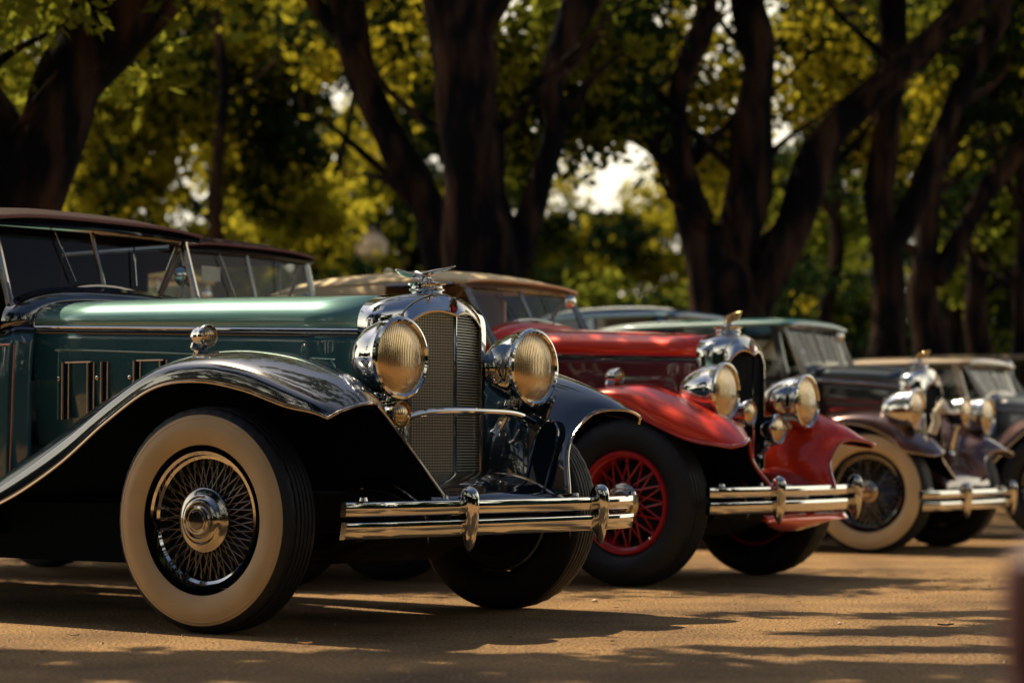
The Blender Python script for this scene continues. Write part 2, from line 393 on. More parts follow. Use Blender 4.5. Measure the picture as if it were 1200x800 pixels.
def hood_sec(x, hw, zb, zs, zt, n=14):
    pts = []
    for i in range(2 * n + 1):
        q = math.pi * i / (2 * n) - math.pi / 2
        sn, cs = math.sin(q), math.cos(q)
        pts.append(Vector((x, hw * math.copysign(abs(sn) ** .70, sn), zs + (zt - zs) * max(0, cs) ** .62)))
    return pts
def make_hood(car, c):
    x0, x1 = c['xr'], c['xc']
    secs = []
    N = 6
    for i in range(N + 1):
        t = i / N; x = x0 + (x1 - x0) * t
        hw = c['hwf'] + (c['hwr'] - c['hwf']) * t; zs = c['zsf'] + (c['zsr'] - c['zsf']) * t; zt = c['zt'] + (c['ztr'] - c['zt']) * t
        secs.append((x, hw, zs, zt + .006 * math.sin(math.pi * t)))
    top = MB().grid([hood_sec(x, hw, 0, zs + .012, zt) for x, hw, zs, zt in secs], 1, 1, dense=False)
    hd = top.build('hood', c['body_mat'], car, smooth=60, solid=.004)
    MB().tube([p + Vector((-.004, 0, .002)) for p in hood_sec(x1, c['hwr'], 0, c['zsr'] + .012, c['ztr'])], .006, 6).build('hood_edge', BLACK, hd)
    MB().tube([(x, 0, zt + .002) for x, hw, zs, zt in secs], .005, 6).build('hinge', c.get('strip_mat', CHROME), hd)
    for sd in (-1, 1):
        rows = []
        for x, hw, zs, zt in secs:
            rows.append([Vector((x, sd * (hw - .004), zs - .004)), Vector((x, sd * (hw + .001), zs - .13)), Vector((x, sd * (hw - .004), c['zbody'] + .18)), Vector((x, sd * (hw - .03), c['zbody']))])
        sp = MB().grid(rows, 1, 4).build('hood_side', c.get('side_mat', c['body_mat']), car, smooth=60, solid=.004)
        MB().tube([(x, sd * (hw + .003), zs + .010) for x, hw, zs, zt in secs], .0048, 6).build('hood_strip', c.get('strip_mat', CHROME), sp)
        MB().tube([(x, sd * (hw + .0005), zs - .006) for x, hw, zs, zt in secs], .010, 6, flat=.4).build('belt_band', c.get('band_mat', BLACK), sp)
        if c.get('detail', 0) >= 1:
            def P(x, z, out=.0):
                t = (x - x0) / (x1 - x0); hw = c['hwf'] + (c['hwr'] - c['hwf']) * t
                zs = c['zsf'] + (c['zsr'] - c['zsf']) * t
                k = min(1, max(0, (zs - z) / .13)); 
                return Vector((x, sd * (hw - .004 + .005 * k + .003 + out), z))
            # raised panel bead
            xa, xb, zt1, zb1 = x1 + .13, x0 - .10, c['zsr'] - .085, c['zbody'] + .10
            zf = c['zsf'] - .09
            pts = [P(xa, zb1), P(xa, zt1 - .03), P(xa + .01, zt1 - .008), P(xa + .035, zt1), P((xa + xb) / 2, (zt1 + zf) / 2), P(xb - .06, zf), P(xb - .02, zf - .01), P(xb, zf - .05), P(xb, zb1)]
            MB().tube(spline(pts, 6), .0035, 6).build('panel_bead', c['body_mat'], sp)
            for vx, wd in c.get('vents', []):
                vt = MB(); ve = MB(); z1, z0 = c['zsr'] - .135, c['zbody'] + .10
                for dx in ((0, .0) if wd == 0 else (0, wd)):
                    vt.box(P(vx + dx, (z0 + z1) / 2, .002), (.026, .010, z1 - z0))
                    ve.tube([P(vx + dx - .017, z0, .008), P(vx + dx - .017, z1, .008), P(vx + dx + .017, z1, .008), P(vx + dx + .017, z0, .008)], .0028, 6)
                    if wd == 0: break
                if wd: ve.tube([P(vx, z1, .008), P(vx + wd, z1, .008)], .0035, 6)
                vt.v += ve.v[:0]; vt.build('vent_door', BLACK, sp); ve.build('vent_frame', mat('brushed_trim', (.85, .66, .48), .45, .9), sp)
                MB().lathe([(0, .012), (.008, .01), (.009, .004), (.006, 0)], c=P(vx - .035, z0 + .16), M=(AX_NY if sd < 0 else AX_PY), seg=14).build('vent_knob', CHROME, sp)

def make_bumper(car, c):
    x, y0, y1, z = c['bump']
    def bar(zc, h, tl):
        n = 16; rows = []
        for i in range(n + 1):
            t = i / n; y = y0 + (y1 - y0) * t; u = 2 * t - 1
            xx = x - .05 * u * u - .03 * max(0, abs(u) - .9) * 10
            pr = [(-.012, -h / 2), (.004 , -h / 2), (.010 , -h * .47), (.0125, -h * .40), (.0125, h * .40), (.010, h * .47), (.004, h / 2), (-.012, h / 2)]; pr = [(a + tl * b, b) for a, b in pr]
            rows.append([Vector((xx + a, y, zc + b)) for a, b in pr + [pr[0]]])
        m = MB().grid(rows, 1, 1, dense=False)
        k = len(rows[0])
        for r in (rows[0], rows[-1]): m.add(r[:-1], [tuple(range(k - 1))])
        return m
    hb = c.get('barh', .051)
    b = bar(z + .036, hb, .04); b2 = bar(z - .036, hb + .006, .16); b.add(b2.v, b2.f)
    o = b.build('bumper', CHROME, car, smooth=40)
    for gy in c['guards']:
        u = 2 * (gy - y0) / (y1 - y0) - 1; xx = x - .05 * u * u
        g = MB(); rows = []
        for zz, rx, ry in [(-.118, .004, .002), (-.10, .016, .011), (-.06, .030, .020), (0, .038, .025), (.05, .040, .028), (.085, .035, .027), (.103, .020, .018), (.110, .004, .003)]:
            rows.append([Vector((xx + .012 + rx * math.cos(q), gy + ry * math.sin(q), z + zz)) for q in [2 * math.pi * i / 14 for i in range(15)]])
        g.grid(rows, 3, 1); g.tube([(xx - .02, gy, z + .05), (xx + .005, gy, z + .075)], .022, 8)
        g.build('bumper_guard', CHROME, o)
    for gy in (y0 + .05, y1 - .05, -.38, .38):
        MB().lathe([(0, .014), (.012, .012), (.015, 0)], c=(x - .035, gy, z + .064), seg=14).build('bumper_bolt', CHROME, o)
    for sd in (-1, 1):
        MB().tube([(x - .02, sd * .38, z), (x - .12, sd * .38, z + .01), (x - .35, sd * .38, z + .03)], [.016, .02, .03], 8).build('bumper_bracket', DARKMETAL, o)

def make_chassis(car, c):
    m = MB(); W = c['W']; xw = -c['wb']
    for sd in (-1, 1): m.box(((c['xe'] + .15 + xw - .6) / 2, sd * .36, .42), (c['xe'] + .15 - xw + .6, .06, .12))
    m.build('frame_rails', DARKMETAL, car)
    a = MB(); y = W - .22
    a.tube(spline([(0, -y, .40), (0, -y + .12, .34), (0, -.3, .28), (0, .3, .28), (0, y - .12, .34), (0, y, .40)], 5), .028, 8)
    a.tube([(.13, -y + .02, .33), (.13, y - .02, .33)], .013, 8)
    for sd in (-1, 1):
        for i in range(4): a.tube(spline([(.52 - i * .07, sd * .38, .40 - i * .012), (.1, sd * .38, .315 - i * .012), (-.5 + i * .09, sd * .38, .40 - i * .012)], 5), .016, 4, flat=1.8)
        a.lathe([(0, -.03), (.05, -.03), (.052, .03), (0, .03)], c=(.28, sd * .40, .36), M=AX_NY, seg=20)
        a.tube([(.28, sd * .40, .36), (.02, sd * .5, .34), (.0, sd * .5, .30)], .012, 6)
    a.build('front_axle', mat('axle_steel', (.05, .048, .05), .4, .6), car)
    p = MB().prism([(c['xe'] + .02, .50), (c['xe'] + .03, .40), (.25, .30), (.05, .22), (-.35, .20), (-1.4, .28), (xw - .3, .32), (xw - .3, .45), (-1.0, .48)], 'y', -.33, .33)
    p.build('undertray', DARKMETAL, car, bevel=.02)
    # apron over the frame horns
    xe = c['xe']; fx = c['bump'][0] - .09
    rows = []
    for i in range(9):
        t = i / 8; x = xe - .06 + (fx - xe + .06) * t
        zz = .545 + .015 * math.sin(t * 2.2) - .105 * t * t
        hw = .40 + .02 * t
        rows.append([Vector((x, -hw, zz - .055)), Vector((x, -hw * .98, zz - .012)), Vector((x, -hw * .86, zz)), Vector((x + .01 * t, 0, zz + .012)), Vector((x, hw * .86, zz)), Vector((x, hw * .98, zz - .012)), Vector((x, hw, zz - .055))])
    rows.append([Vector((p.x + .004, p.y * .99, p.z - .09)) for p in rows[-1]])
    ap = MB().grid(rows, 2, 3).build('frame_apron', c.get('apron_mat', c['fender_mat']), car, smooth=60, solid=.004)
    for kk in (2, 4): MB().tube([r[kk] for r in rows[:-1]], .007, 6).build('apron_trim', c['bead_mat'], ap)
    MB().lathe([(0, .012), (.018, .010), (.021, .004), (.021, 0)], c=(fx + .0, .20, .40), M=AX_X, seg=20).build('apron_bolt', CHROME, ap)

def cab_sec(x, hw, zb, zt, n=8, e=.5):
    """roof section from one edge to the other, crowned"""
    out = []
    for i in range(2 * n + 1):
        u = i / n - 1
        out.append(Vector((x, hw * math.copysign(abs(u) ** .9, u), zb + (zt - zb) * (1 - abs(u) ** 3.2))))
    return out

def make_body(car, c):
    xc, xt = c['xc'], -c['wb'] - .75
    hw = c['cabw']; zbelt = c['zbelt']; bm_ = c.get('side_mat', c['body_mat'])
    # cowl: from the hood rear to the windshield base
    xw = c['xw']
    rows = [hood_sec(xc, c['hwr'], 0, c['zsr'] + .012, c['ztr']), hood_sec((xc + xw) / 2, (c['hwr'] + hw) / 2, 0, c['zsr'], (c['ztr'] + c['zcowl']) / 2 + .01), hood_sec(xw, hw - .01, 0, zbelt, c['zcowl'])]
    MB().grid(rows, 1, 1, dense=False).build('cowl', c.get('cowl_mat', c['body_mat']), car, smooth=60, solid=.004)
    # side walls, tail
    for sd in (-1, 1):
        xs = [xc, (xc + xw) / 2, xw, xw - .5, xw - 1.0, (xw - 1.0 + xt) / 2, xt + .35, xt + .06, xt]
        ws = [c['hwr'] - .004, (c['hwr'] + hw) / 2, hw, hw + .03, hw + .04, hw + .02, hw * .88, hw * .6, hw * .35]
        zs = [c['zsr'], c['zsr'], zbelt, zbelt, zbelt, zbelt, zbelt - .04, zbelt - .2, zbelt - .35]
        rows = [[Vector((x, sd * w, z)), Vector((x, sd * (w + .02), z * .65 + .15)), Vector((x, sd * (w + .005), .50)), Vector((x, sd * (w - .05), .34))] for x, w, z in zip(xs, ws, zs)]
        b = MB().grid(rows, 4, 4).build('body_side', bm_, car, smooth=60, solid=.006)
        belt = spline([r[0] + Vector((0, sd * .006, .0)) for r in rows[:7]], 4)
        MB().tube(belt, .009, 6).build('belt_moulding', c.get('belt_mat', BLACK), b)
        # door outline, stripe, handle, hinge
        dx0, dx1 = xw - .12, xw - .95
        P = lambda x, z: Vector((x, sd * (hw + .028 if z < zbelt - .1 else hw + .012), z))
        MB().tube([P(dx0, zbelt - .03), P(dx0, .5), P(dx1, .5), P(dx1, zbelt - .03)], .004, 6).build('door_gap', BLACK, b)
        MB().tube([P(xc - .015, zbelt - .045), P(xw - .3, zbelt - .04), P(xw - 1.2, zbelt - .04)], .005, 6).tube([P(xc - .015, zbelt - .045) + Vector((0, -sd * .02, 0)), P(xc - .015, .55) + Vector((0, -sd * .02, 0))], .004, 6).build('coach_stripe', mat('copper_stripe', (.45, .2, .12), .3, coat=1), b)
        h = MB().tube(spline([P(dx1 + .1, zbelt - .16), P(dx1 + .1, zbelt - .16) + Vector((0, sd * .05, 0)), P(dx1 + .22, zbelt - .17) + Vector((0, sd * .05, 0))], 4), .009, 8)
        h.build('door_handle', CHROME, b)
        # running board + rear fender
        rb = MB().box(((-1.35 - c['wb'] + .5) / 2, sd * (c['W'] - .14), .335), (c['wb'] - .5 - 1.25, .26, .04))
        rb.build('running_board', BLACK, car, bevel=.01)
        MB().box(((-.6 - c['wb'] + .5) / 2, sd * (c['W'] - .28), .33), (c['wb'] - 1.0, .03, .22)).build('sill_valance', UNDER, car)
        wb = c['wb']; W = c['W']
        st = []
        for a, zz in [(.62, .36), (.5, .55), (.3, .78), (0, .88), (-.3, .80), (-.52, .58), (-.62, .42)]:
            st.append((-wb + a, [(0, W, zz - .02 if zz > .5 else zz), (0, W - .02, zz + .05), (0, W - .18, zz + .09), (0, hw - .06, zz + .06)]))
        MB().grid(fender_rows(st, W, sd), 5, 4).build('rear_fender', c['fender_mat'], car, smooth=70, solid=.005)
    # deck and interior
    MB().box(((xw - 1.15 + xw - .1) / 2, 0, .62), (1.2, hw * 1.8, .03)).build('cabin_floor', LEATHER, car)
    MB().grid([hood_sec(xw - 1.35, hw + .03, 0, zbelt, zbelt + .05), hood_sec((xw - 1.4 + xt) / 2, hw + .01, 0, zbelt, zbelt + .06), hood_sec(xt + .35, hw * .88, 0, zbelt - .04, zbelt), hood_sec(xt + .06, hw * .6, 0, zbelt - .2, zbelt - .16), hood_sec(xt, hw * .35, 0, zbelt - .35, zbelt - .33)], 3, 1).build('rear_deck', c['body_mat'], car, smooth=60, solid=.005)
    for sx in (-.95,):
        s = MB()
        s.grid([[Vector((xw + sx + a, y, z)) for y in (-hw + .06, -hw / 2, 0, hw / 2, hw - .06)] for a, z in ((.42, .66), (.40, .80), (.05, .80), (-.02, .95), (-.09, zbelt + .04), (-.15, zbelt + .03), (-.16, .66))], 3, 2)
        s.build('seat', LEATHER, car, smooth=60)
    sw = MB(); cy = -.24 if c.get('rhd') else .24
    Ms = Matrix.Rotation(R(-62), 4, 'Y')
    sw.tube([Vector((xw - .38, cy, zbelt + .02)) + Ms @ Vector((.20 * math.cos(q), .20 * math.sin(q), 0)) for q in [i / 32 * 2 * math.pi for i in range(32)]], .011, 6, closed=True)
    for q in (0, 2.1, 4.2): sw.tube([Vector((xw - .38, cy, zbelt + .02)), Vector((xw - .38, cy, zbelt + .02)) + Ms @ Vector((.2 * math.cos(q), .2 * math.sin(q), 0))], .007, 6)
    sw.tube([(xw - .38, cy, zbelt + .02), (xw - .05, cy, zbelt - .16)], .018, 6)
    sw.build('steering_wheel', BLACK, car)
    MB().box((xw - .06, 0, zbelt - .10), (.05, hw * 1.8, .16)).build('dashboard', LEATHER, car, bevel=.01)

def make_windshield(car, c):
    hw = c['wsw']; zb = c['zws']; zt = c['zwt']; xb = c['xw'] + .02; xt = xb - c['rake']; cz = c['zcowl']
    def X(z): return xb + (xt - xb) * (z - zb) / (zt - zb)
    post = .013
    fr = MB(); fm = c.get('post_mat', NICKEL)
    for sd in (-1, 1):
        fr.tube([(X(zb - .04), sd * hw, zb - .04), (xt, sd * hw, zt)], .015, 8, flat=1.3)
        fr.tube([(X(zb - .04) + .035, sd * (hw - .0), zb - .05), (X(zb + .2) + .014, sd * hw, zb + .2)], [.016, .005], 8)
    fr.tube([(xt, -hw, zt), (xt, 0, zt + .006), (xt, hw, zt)], .013, 8)
    fr.tube([(X(cz) + .004, 0, cz - .01), (xt, 0, zt)], .011, 8)
    arc = [(X(zb + (cz - zb) * (1 - abs(u) ** 2.2)) + .002, u * hw, zb + (cz + .012 - zb) * (1 - abs(u) ** 2.2)) for u in [i / 12 - 1 for i in range(25)]]
    fr.tube(arc, .011, 8)
    w = fr.build('windshield', fm, car)
    gl = MB(); n = 24; rows = []
    for i in range(n + 1):
        u = i / 12 - 1; zl = zb + (cz - zb) * (1 - abs(u) ** 2.2)
        rows.append([Vector((X(zl), u * hw, zl)), Vector((xt, u * hw, zt))])
    gl.grid(rows, 1, 1, dense=False); gl.build('windshield_glass', GLASS, w, smooth=0)
    for sd in (-1, 1):
        MB().tube([(xt + .02, sd * .22, zt - .01), (X(zt - .22) + .02, sd * .17, zt - .22)], .0035, 5).build('wiper', BLACK, w)
    # inner quarter brace on the far side, mirror
    MB().tube([(xt - .02, hw - .01, zt - .02), (xt - .30, hw + .03, c['zbelt'] + .01)], .010, 6).tube([(xt - .02, -hw + .01, zt - .02), (xt - .30, -hw - .03, c['zbelt'] + .01)], .010, 6).build('quarter_brace', mat('wood_trim', (.25, .14, .07), .35, coat=.6), w)
    mr = MB().lathe([(0, .012), (.04, .010), (.048, 0), (.03, -.02), (0, -.03)], c=(xt + .02, hw - .02, c['zbelt'] + .30), M=AX_X @ Matrix.Rotation(R(180), 4, 'X'), seg=20)
    mr.tube([(xt + .02, hw - .02, c['zbelt'] + .3), (xt + .04, hw + .02, c['zbelt'] + .24)], .007, 6)
    mr.build('side_mirror', CHROME, w)

def make_top(car, c):
    """canvas top: roof shell, rear quarter; open sides"""
    hw = c['wsw'] + .035; zt = c['zwt']; xh = c['xw'] + .02 - c['rake'] + c.get('over', .02); L = c['roofl']; zb = c['zbelt']; cm = c['top_mat']
    crown = c.get('crown', .055)
    rows = [cab_sec(xh, hw, zt + .005, zt + .03), cab_sec(xh - .03, hw + .005, zt + .015, zt + .045), cab_sec(xh - .3, hw + .02, zt + .02, zt + .035 + crown), cab_sec(xh - .7 * L, hw + .03, zt + .01, zt + .03 + crown), cab_sec(xh - .92 * L, hw + .02, zt - .03, zt + crown * .7), cab_sec(xh - 1.05 * L, hw - .01, zt - .12, zt - .05), cab_sec(xh - 1.16 * L, hw - .02, zb + .1, zb + .14), cab_sec(xh - 1.2 * L, hw - .03, zb, zb + .03)]
    r = MB().grid(rows, 4, 1).build('roof', cm, car, smooth=60, solid=.022)
    hb = MB().tube([(xh - .01, -hw, zt - .002), (xh - .01, 0, zt + .012), (xh - .01, hw, zt - .002)], .012, 6, flat=1.6)
    hb.build('header_rail', c.get('header_mat', BLACK), r)
    # piping along the front edge and drip line
    MB().tube([p + Vector((.012, 0, .010)) for p in rows[0]], .007, 6).build('piping', c.get('pipe_mat', cm), r)
    for sd in (-1, 1):
        x0 = xh - c.get('quarter', .62) * L
        q = MB(); rr = []
        for a, z1 in ((0, zt + .012), (.12, zt + .012), (.25, zt + .005), (.38, zt - .04), (.52, zt - .14)):
            x = x0 - a * L * (1.15 - c.get('quarter', .62)) / .52
            rr.append([Vector((x, sd * (hw + .025), z1)), Vector((x - .01, sd * (hw + .035), (z1 + zb) / 2)), Vector((x - .02, sd * (hw + .02), zb - .01))])
        q.grid(rr, 3, 3); q.build('roof_quarter', cm, r, smooth=60, solid=.015)
        MB().tube([(xh - .06, sd * (hw + .01), zt + .005), (x0, sd * (hw + .02), zt + .008)], .012, 6).build('side_rail', BLACK, r)

def make_sedan(car, c):
    """closed steel cabin with glass"""
    hw = c['wsw'] + .04; zt = c['zwt']; xh = c['xw'] + .02 - c['rake']; L = c['roofl']; zb = c['zbelt']; m = c['top_mat']
    cr_ = c.get('crown', .07)
    rows = [cab_sec(xh + .05, hw - .02, zt - .005, zt + .01), cab_sec(xh, hw, zt + .01, zt + .045), cab_sec(xh - .35, hw + .01, zt + .01, zt + .03 + cr_), cab_sec(xh - .75 * L, hw + .01, zt, zt + .02 + cr_), cab_sec(xh - L, hw - .03, zt - .06, zt + .0), cab_sec(xh - 1.15 * L, hw - .05, zt - .22, zt - .14), cab_sec(xh - 1.3 * L, hw - .06, zb, zb + .05)]
    r = MB().grid(rows, 4, 1).build('roof', m, car, smooth=60, solid=.02)
    for sd in (-1, 1):
        edge = [rr[0 if sd < 0 else -1] for rr in rows]
        p = MB()
        p.tube(spline([e + Vector((0, sd * .008, 0)) for e in edge[1:]], 5), .012, 6)
        p.build('drip_rail', c.get('rail_mat', m), r)
        for x0, w, lean in ((xh - .03, .05, .10), (xh - .48 * L, .06, .0), (xh - .95 * L, .10, -.06)):
            MB().add([(x0, sd * hw, zt + .01), (x0 - w, sd * hw, zt + .01), (x0 - w + lean, sd * (hw + .03), zb - .02), (x0 + lean, sd * (hw + .03), zb - .02)], [(0, 1, 2, 3)]).build('pillar', c.get('side_mat', m), r, smooth=0, solid=.035)
        for xa, xb2 in ((xh - .08, xh - .48 * L), (xh - .48 * L - .06, xh - .95 * L)):
            wn = MB().add([(xa, sd * (hw - .004), zt), (xb2, sd * (hw - .004), zt), (xb2, sd * (hw + .022), zb), (xa + (.08 if xa > xh - .2 else 0), sd * (hw + .022), zb)], [(0, 1, 2, 3)])
            wn.build('window', GLASS, r, smooth=0)
        q = MB().add([(xh - .95 * L - .1, sd * (hw - .0), zt), (xh - 1.0 * L, sd * (hw - .02), zt - .06), (xh - 1.15 * L, sd * (hw - .04), zt - .22), (xh - 1.3 * L, sd * (hw - .03), zb), (xh - .95 * L - .16, sd * (hw + .03), zb)], [(0, 1, 2, 3, 4)])
        q.build('rear_quarter', c.get('side_mat', m), r, solid=.02)

def make_car(name, label, c, loc, yaw, group=None, cat='vintage car'):
    car = thing(name, label, cat, (loc[0], loc[1], 0), R(yaw), group)
    yw = c['W'] - .097
    st = R(c.get('steer', 0))
    make_wheel(car, 0, -yw, -1, st, c); make_wheel(car, 0, yw, 1, st, c)
    make_wheel(car, -c['wb'], -yw, -1, 0, c); make_wheel(car, -c['wb'], yw, 1, 0, c)
    for sd in (-1, 1): make_fender(car, c, sd)
    make_radiator(car, c); make_hood(car, c); make_bumper(car, c); make_chassis(car, c); make_body(car, c); make_windshield(car, c)
    (make_sedan if c.get('sedan') else make_top)(car, c)
    for (lx, ly, lz, lr, ld) in c['lamps']:
        make_lamp(car, 'headlight', (lx, ly, lz), lr, ld, c.get('lamp_mat', CHROME), (lx - .12, math.copysign(max(.30, abs(ly) - .06), ly), .70))
    for (lx, ly, lz, lr, ld, mm) in c.get('fogs', []):
        make_lamp(car, 'fog_lamp', (lx, ly, lz), lr, ld, c.get('lamp_mat', CHROME), (lx - .09, ly, .62), rimm=mm)
    for sd in (-1, 1):
        if 'slamp' in c:
            lx, ly, lz, lr = c['slamp']
            make_lamp(car, 'side_lamp', (lx, sd * ly, lz), lr, lr * 1.5, CHROME, (lx - .03, sd * ly, lz - lr - .035), rimm=CHROME)
    if 'bar' in c:
        bx, bz, bw = c['bar']
        MB().tube(spline([(bx - .03, -bw, bz - .03), (bx + .0, -bw * .6, bz), (bx + .02, 0, bz + .006), (bx, bw * .6, bz), (bx - .03, bw, bz - .03)], 6), .0125, 10).build('lamp_bar', CHROME, car)
    return car

def fender_profile(W, tip, zc, ze, inner=.36):
    """six columns per station. tip=(x,z) of the nose, zc: crest heights, ze: lip heights"""
    pass

W1 = .92
FEND1 = [
 (0, [(.605, .905, .745), (.635, .86, .772), (.640, .74, .795), (.585, .615, .775), (.585, .47, .655), (.665, .365, .475)]),
 (0, [(.545, .915, .765), (.555, .885, .805), (.565, .73, .845), (.525, .56, .815), (.50, .44, .67), (.52, .365, .475)]),
 (0, [(.42, .92, .788), (.43, .892, .852), (.43, .72, .908), (.41, .53, .875), (.38, .42, .70), (.38, .36, .48)]),
 (.22, [(0, .92, .845), (0, .892, .918), (0, .72, .968), (0, .51, .935), (0, .41, .74), (0, .36, .49)]),
 (0, [(0, .92, .877), (0, .892, .947), (0, .72, .993), (0, .51, .96), (0, .42, .76), (0, .37, .49)]),
 (-.22, [(0, .92, .855), (0, .892, .925), (0, .72, .975), (0, .52, .945), (0, .44, .75), (0, .40, .47)]),
 (-.46, [(0, .92, .738), (0, .892, .82), (0, .73, .905), (0, .56, .875), (0, .49, .70), (0, .47, .42)]),
 (-.72, [(0, .92, .580), (0, .892, .675), (0, .74, .790), (0, .60, .765), (0, .54, .62), (0, .53, .36)]),
 (-1.02, [(0, .92, .445), (0, .90, .52), (0, .76, .628), (0, .64, .61), (0, .585, .50), (0, .57, .31)]),
 (-1.32, [(0, .92, .372), (0, .90, .41), (0, .78, .475), (0, .66, .465), (0, .60, .41), (0, .58, .31)]),
 (-1.62, [(0, .92, .345), (0, .905, .357), (0, .80, .365), (0, .68, .365), (0, .62, .36), (0, .60, .31)]),
]
def squeeze(fd, W, f=None, inner=1.0):
    out = []
    for x, cols in fd:
        out.append((x, [(dx, y * W / W1 if y > .55 else y * (W / W1 * .5 + .5), z) for dx, y, z in cols]))
    return out
FEND2 = [(0, [(.585, .905, .655), (.625, .86, .668), (.600, .74, .690), (.545, .60, .685), (.52, .45, .58), (.585, .365, .455)])]
FEND2 += [
 (0, [(.50, .915, .668), (.505, .885, .72), (.505, .73, .765), (.48, .56, .75), (.44, .43, .62), (.45, .365, .455)]),
 (0, [(.36, .92, .693), (.37, .892, .775), (.37, .72, .83), (.35, .53, .81), (.33, .42, .66), (.33, .36, .46)]),
 (.18, [(0, .92, .765), (0, .892, .85), (0, .72, .905), (0, .51, .88), (0, .41, .70), (0, .36, .48)]),
 (0, [(0, .92, .853), (0, .892, .915), (0, .72, .952), (0, .51, .93), (0, .42, .74), (0, .37, .49)]),
 (-.2, [(0, .92, .86), (0, .892, .91), (0, .72, .942), (0, .52, .92), (0, .44, .74), (0, .40, .47)]),
] + FEND1[6:]

base = dict(W=W1, tyre_r=.395, rim_mat=CHROME, whitewall=True, fender_mat=BLACK, bead_mat=NICKEL,
            xr=.235, xf=.345, xe=.357, xv=.409, hwf=.335, zb=.47, zt=1.210, zs=1.02, gw=.207, gz=1.128, gdip=.022, shell_mat=CHROME,
            capx=.275, mascot='wing', xc=-1.34, hwr=.50, zsf=1.063, zsr=1.118, ztr=1.245, zbody=.66,
            bump=(.715, -.86, .80, .404), guards=(-.30, .50), wb=3.5, cabw=.60, zbelt=1.10, xw=-1.44, zcowl=1.31,
            wsw=.53, zws=1.11, zwt=1.555, rake=.15, roofl=1.5, top_mat=None, lamps=[], )
def cfg(**k):
    d = dict(base); d.update(k); return d

# ---- car 1: teal and black long-hooded tourer
TEAL = paint('lit_teal_paint', (.12, .30, .30), .42, .42)  # lit copy of the teal, brightened for the sunlit hood top
TEAL_SHADE = paint('shaded_teal_paint', (.020, .100, .135), .3, .15)  # shaded copy of the same teal, shade put into the side colour
CANVAS_M = mat('maroon_canvas', (.022, .008, .010), .85, spec=.15, bump=(200, .3))
MAROON_EDGE = mat('maroon_binding', (.20, .07, .07), .6)
c1 = cfg(fender=FEND1, body_mat=TEAL, side_mat=TEAL_SHADE, bead=.0055, cowl_mat=BLACK, band_mat=paint('navy_band', (.008, .014, .035)), top_mat=CANVAS_M, pipe_mat=MAROON_EDGE, detail=2,
         vents=[(-1.165, .13), (-.965, 0), (-.80, .13), (-.50, .13), (-.2, .13)], steer=5, bead2=True, grille_mat=mat('grille_wire', (.62, .64, .54), .38, .9), mesh='near', over=.07, scoop=True,
         lamps=[(.46, -.385, .965, .139, .175), (.46, .39, .952, .139, .20)], fogs=[(.47, -.395, .765, .045, .07, BRASS)],
         slamp=(-.165, .72, 1.048, .040), bar=(.50, .775, .40))
car1 = make_car('vintage_tourer', 'teal vintage tourer with black fenders, maroon top, long hood and whitewall tyres', c1, (-.5336, 9.025), -38)

# ---- car 2: red
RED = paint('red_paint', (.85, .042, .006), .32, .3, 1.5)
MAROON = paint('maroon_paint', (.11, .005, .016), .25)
REDRIM = mat('red_rim_paint', (.50, .02, .035), .35, coat=.6)
CANVAS_B = mat('beige_canvas', (.86, .68, .42), .8, bump=(200, .3))
PEWTER = mat('pewter_trim', (.42, .44, .42), .25, 1)
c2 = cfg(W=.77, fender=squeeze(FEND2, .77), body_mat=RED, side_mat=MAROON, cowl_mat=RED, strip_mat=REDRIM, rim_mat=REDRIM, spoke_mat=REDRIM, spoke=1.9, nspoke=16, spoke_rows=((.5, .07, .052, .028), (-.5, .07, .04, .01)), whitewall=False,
         fender_mat=RED, bead_mat=paint('red_bead', (.5, .05, .04)), bead=.009, belt_mat=RED,
         xr=.155, xf=.255, xe=.265, xv=.305, hwf=.285, gw=.185, zt=1.200, gz=1.10, gdip=.03, zs=1.02, zsf=1.085, zsr=1.12, xc=-.84, hwr=.42, ztr=1.26, capx=.17, mascot='flag',
         mesh=False, slat=.013, grille_mat=UNDER, trim_mat=NICKEL, apron_mat=BLACK, badge=1.15, bump=(.575, -.82, .70, .41), barh=.05, guards=(-.28, .665), cabw=.52, xw=-.93, wsw=.50, zws=1.19, zcowl=1.305, zwt=1.475, rake=.15, zbelt=1.14,
         roofl=1.35, quarter=.35, top_mat=CANVAS_B, crown=.055, header_mat=PEWTER, post_mat=PEWTER, wb=2.9, steer=-3, detail=0,
         lamps=[(.385, -.465, .918, .130, .22), (.385, .40, .885, .130, .22)], fogs=[(.40, -.255, .822, .060, .10, CHROME), (.38, .085, .742, .072, .10, CHROME)],
         slamp=(-.12, .60, .995, .038), hub=.8, hub_mat=NICKEL)
car2 = make_car('vintage_tourer', 'bright red vintage tourer with beige canvas top and red wire wheels', c2, (.9254, 11.846), -33)

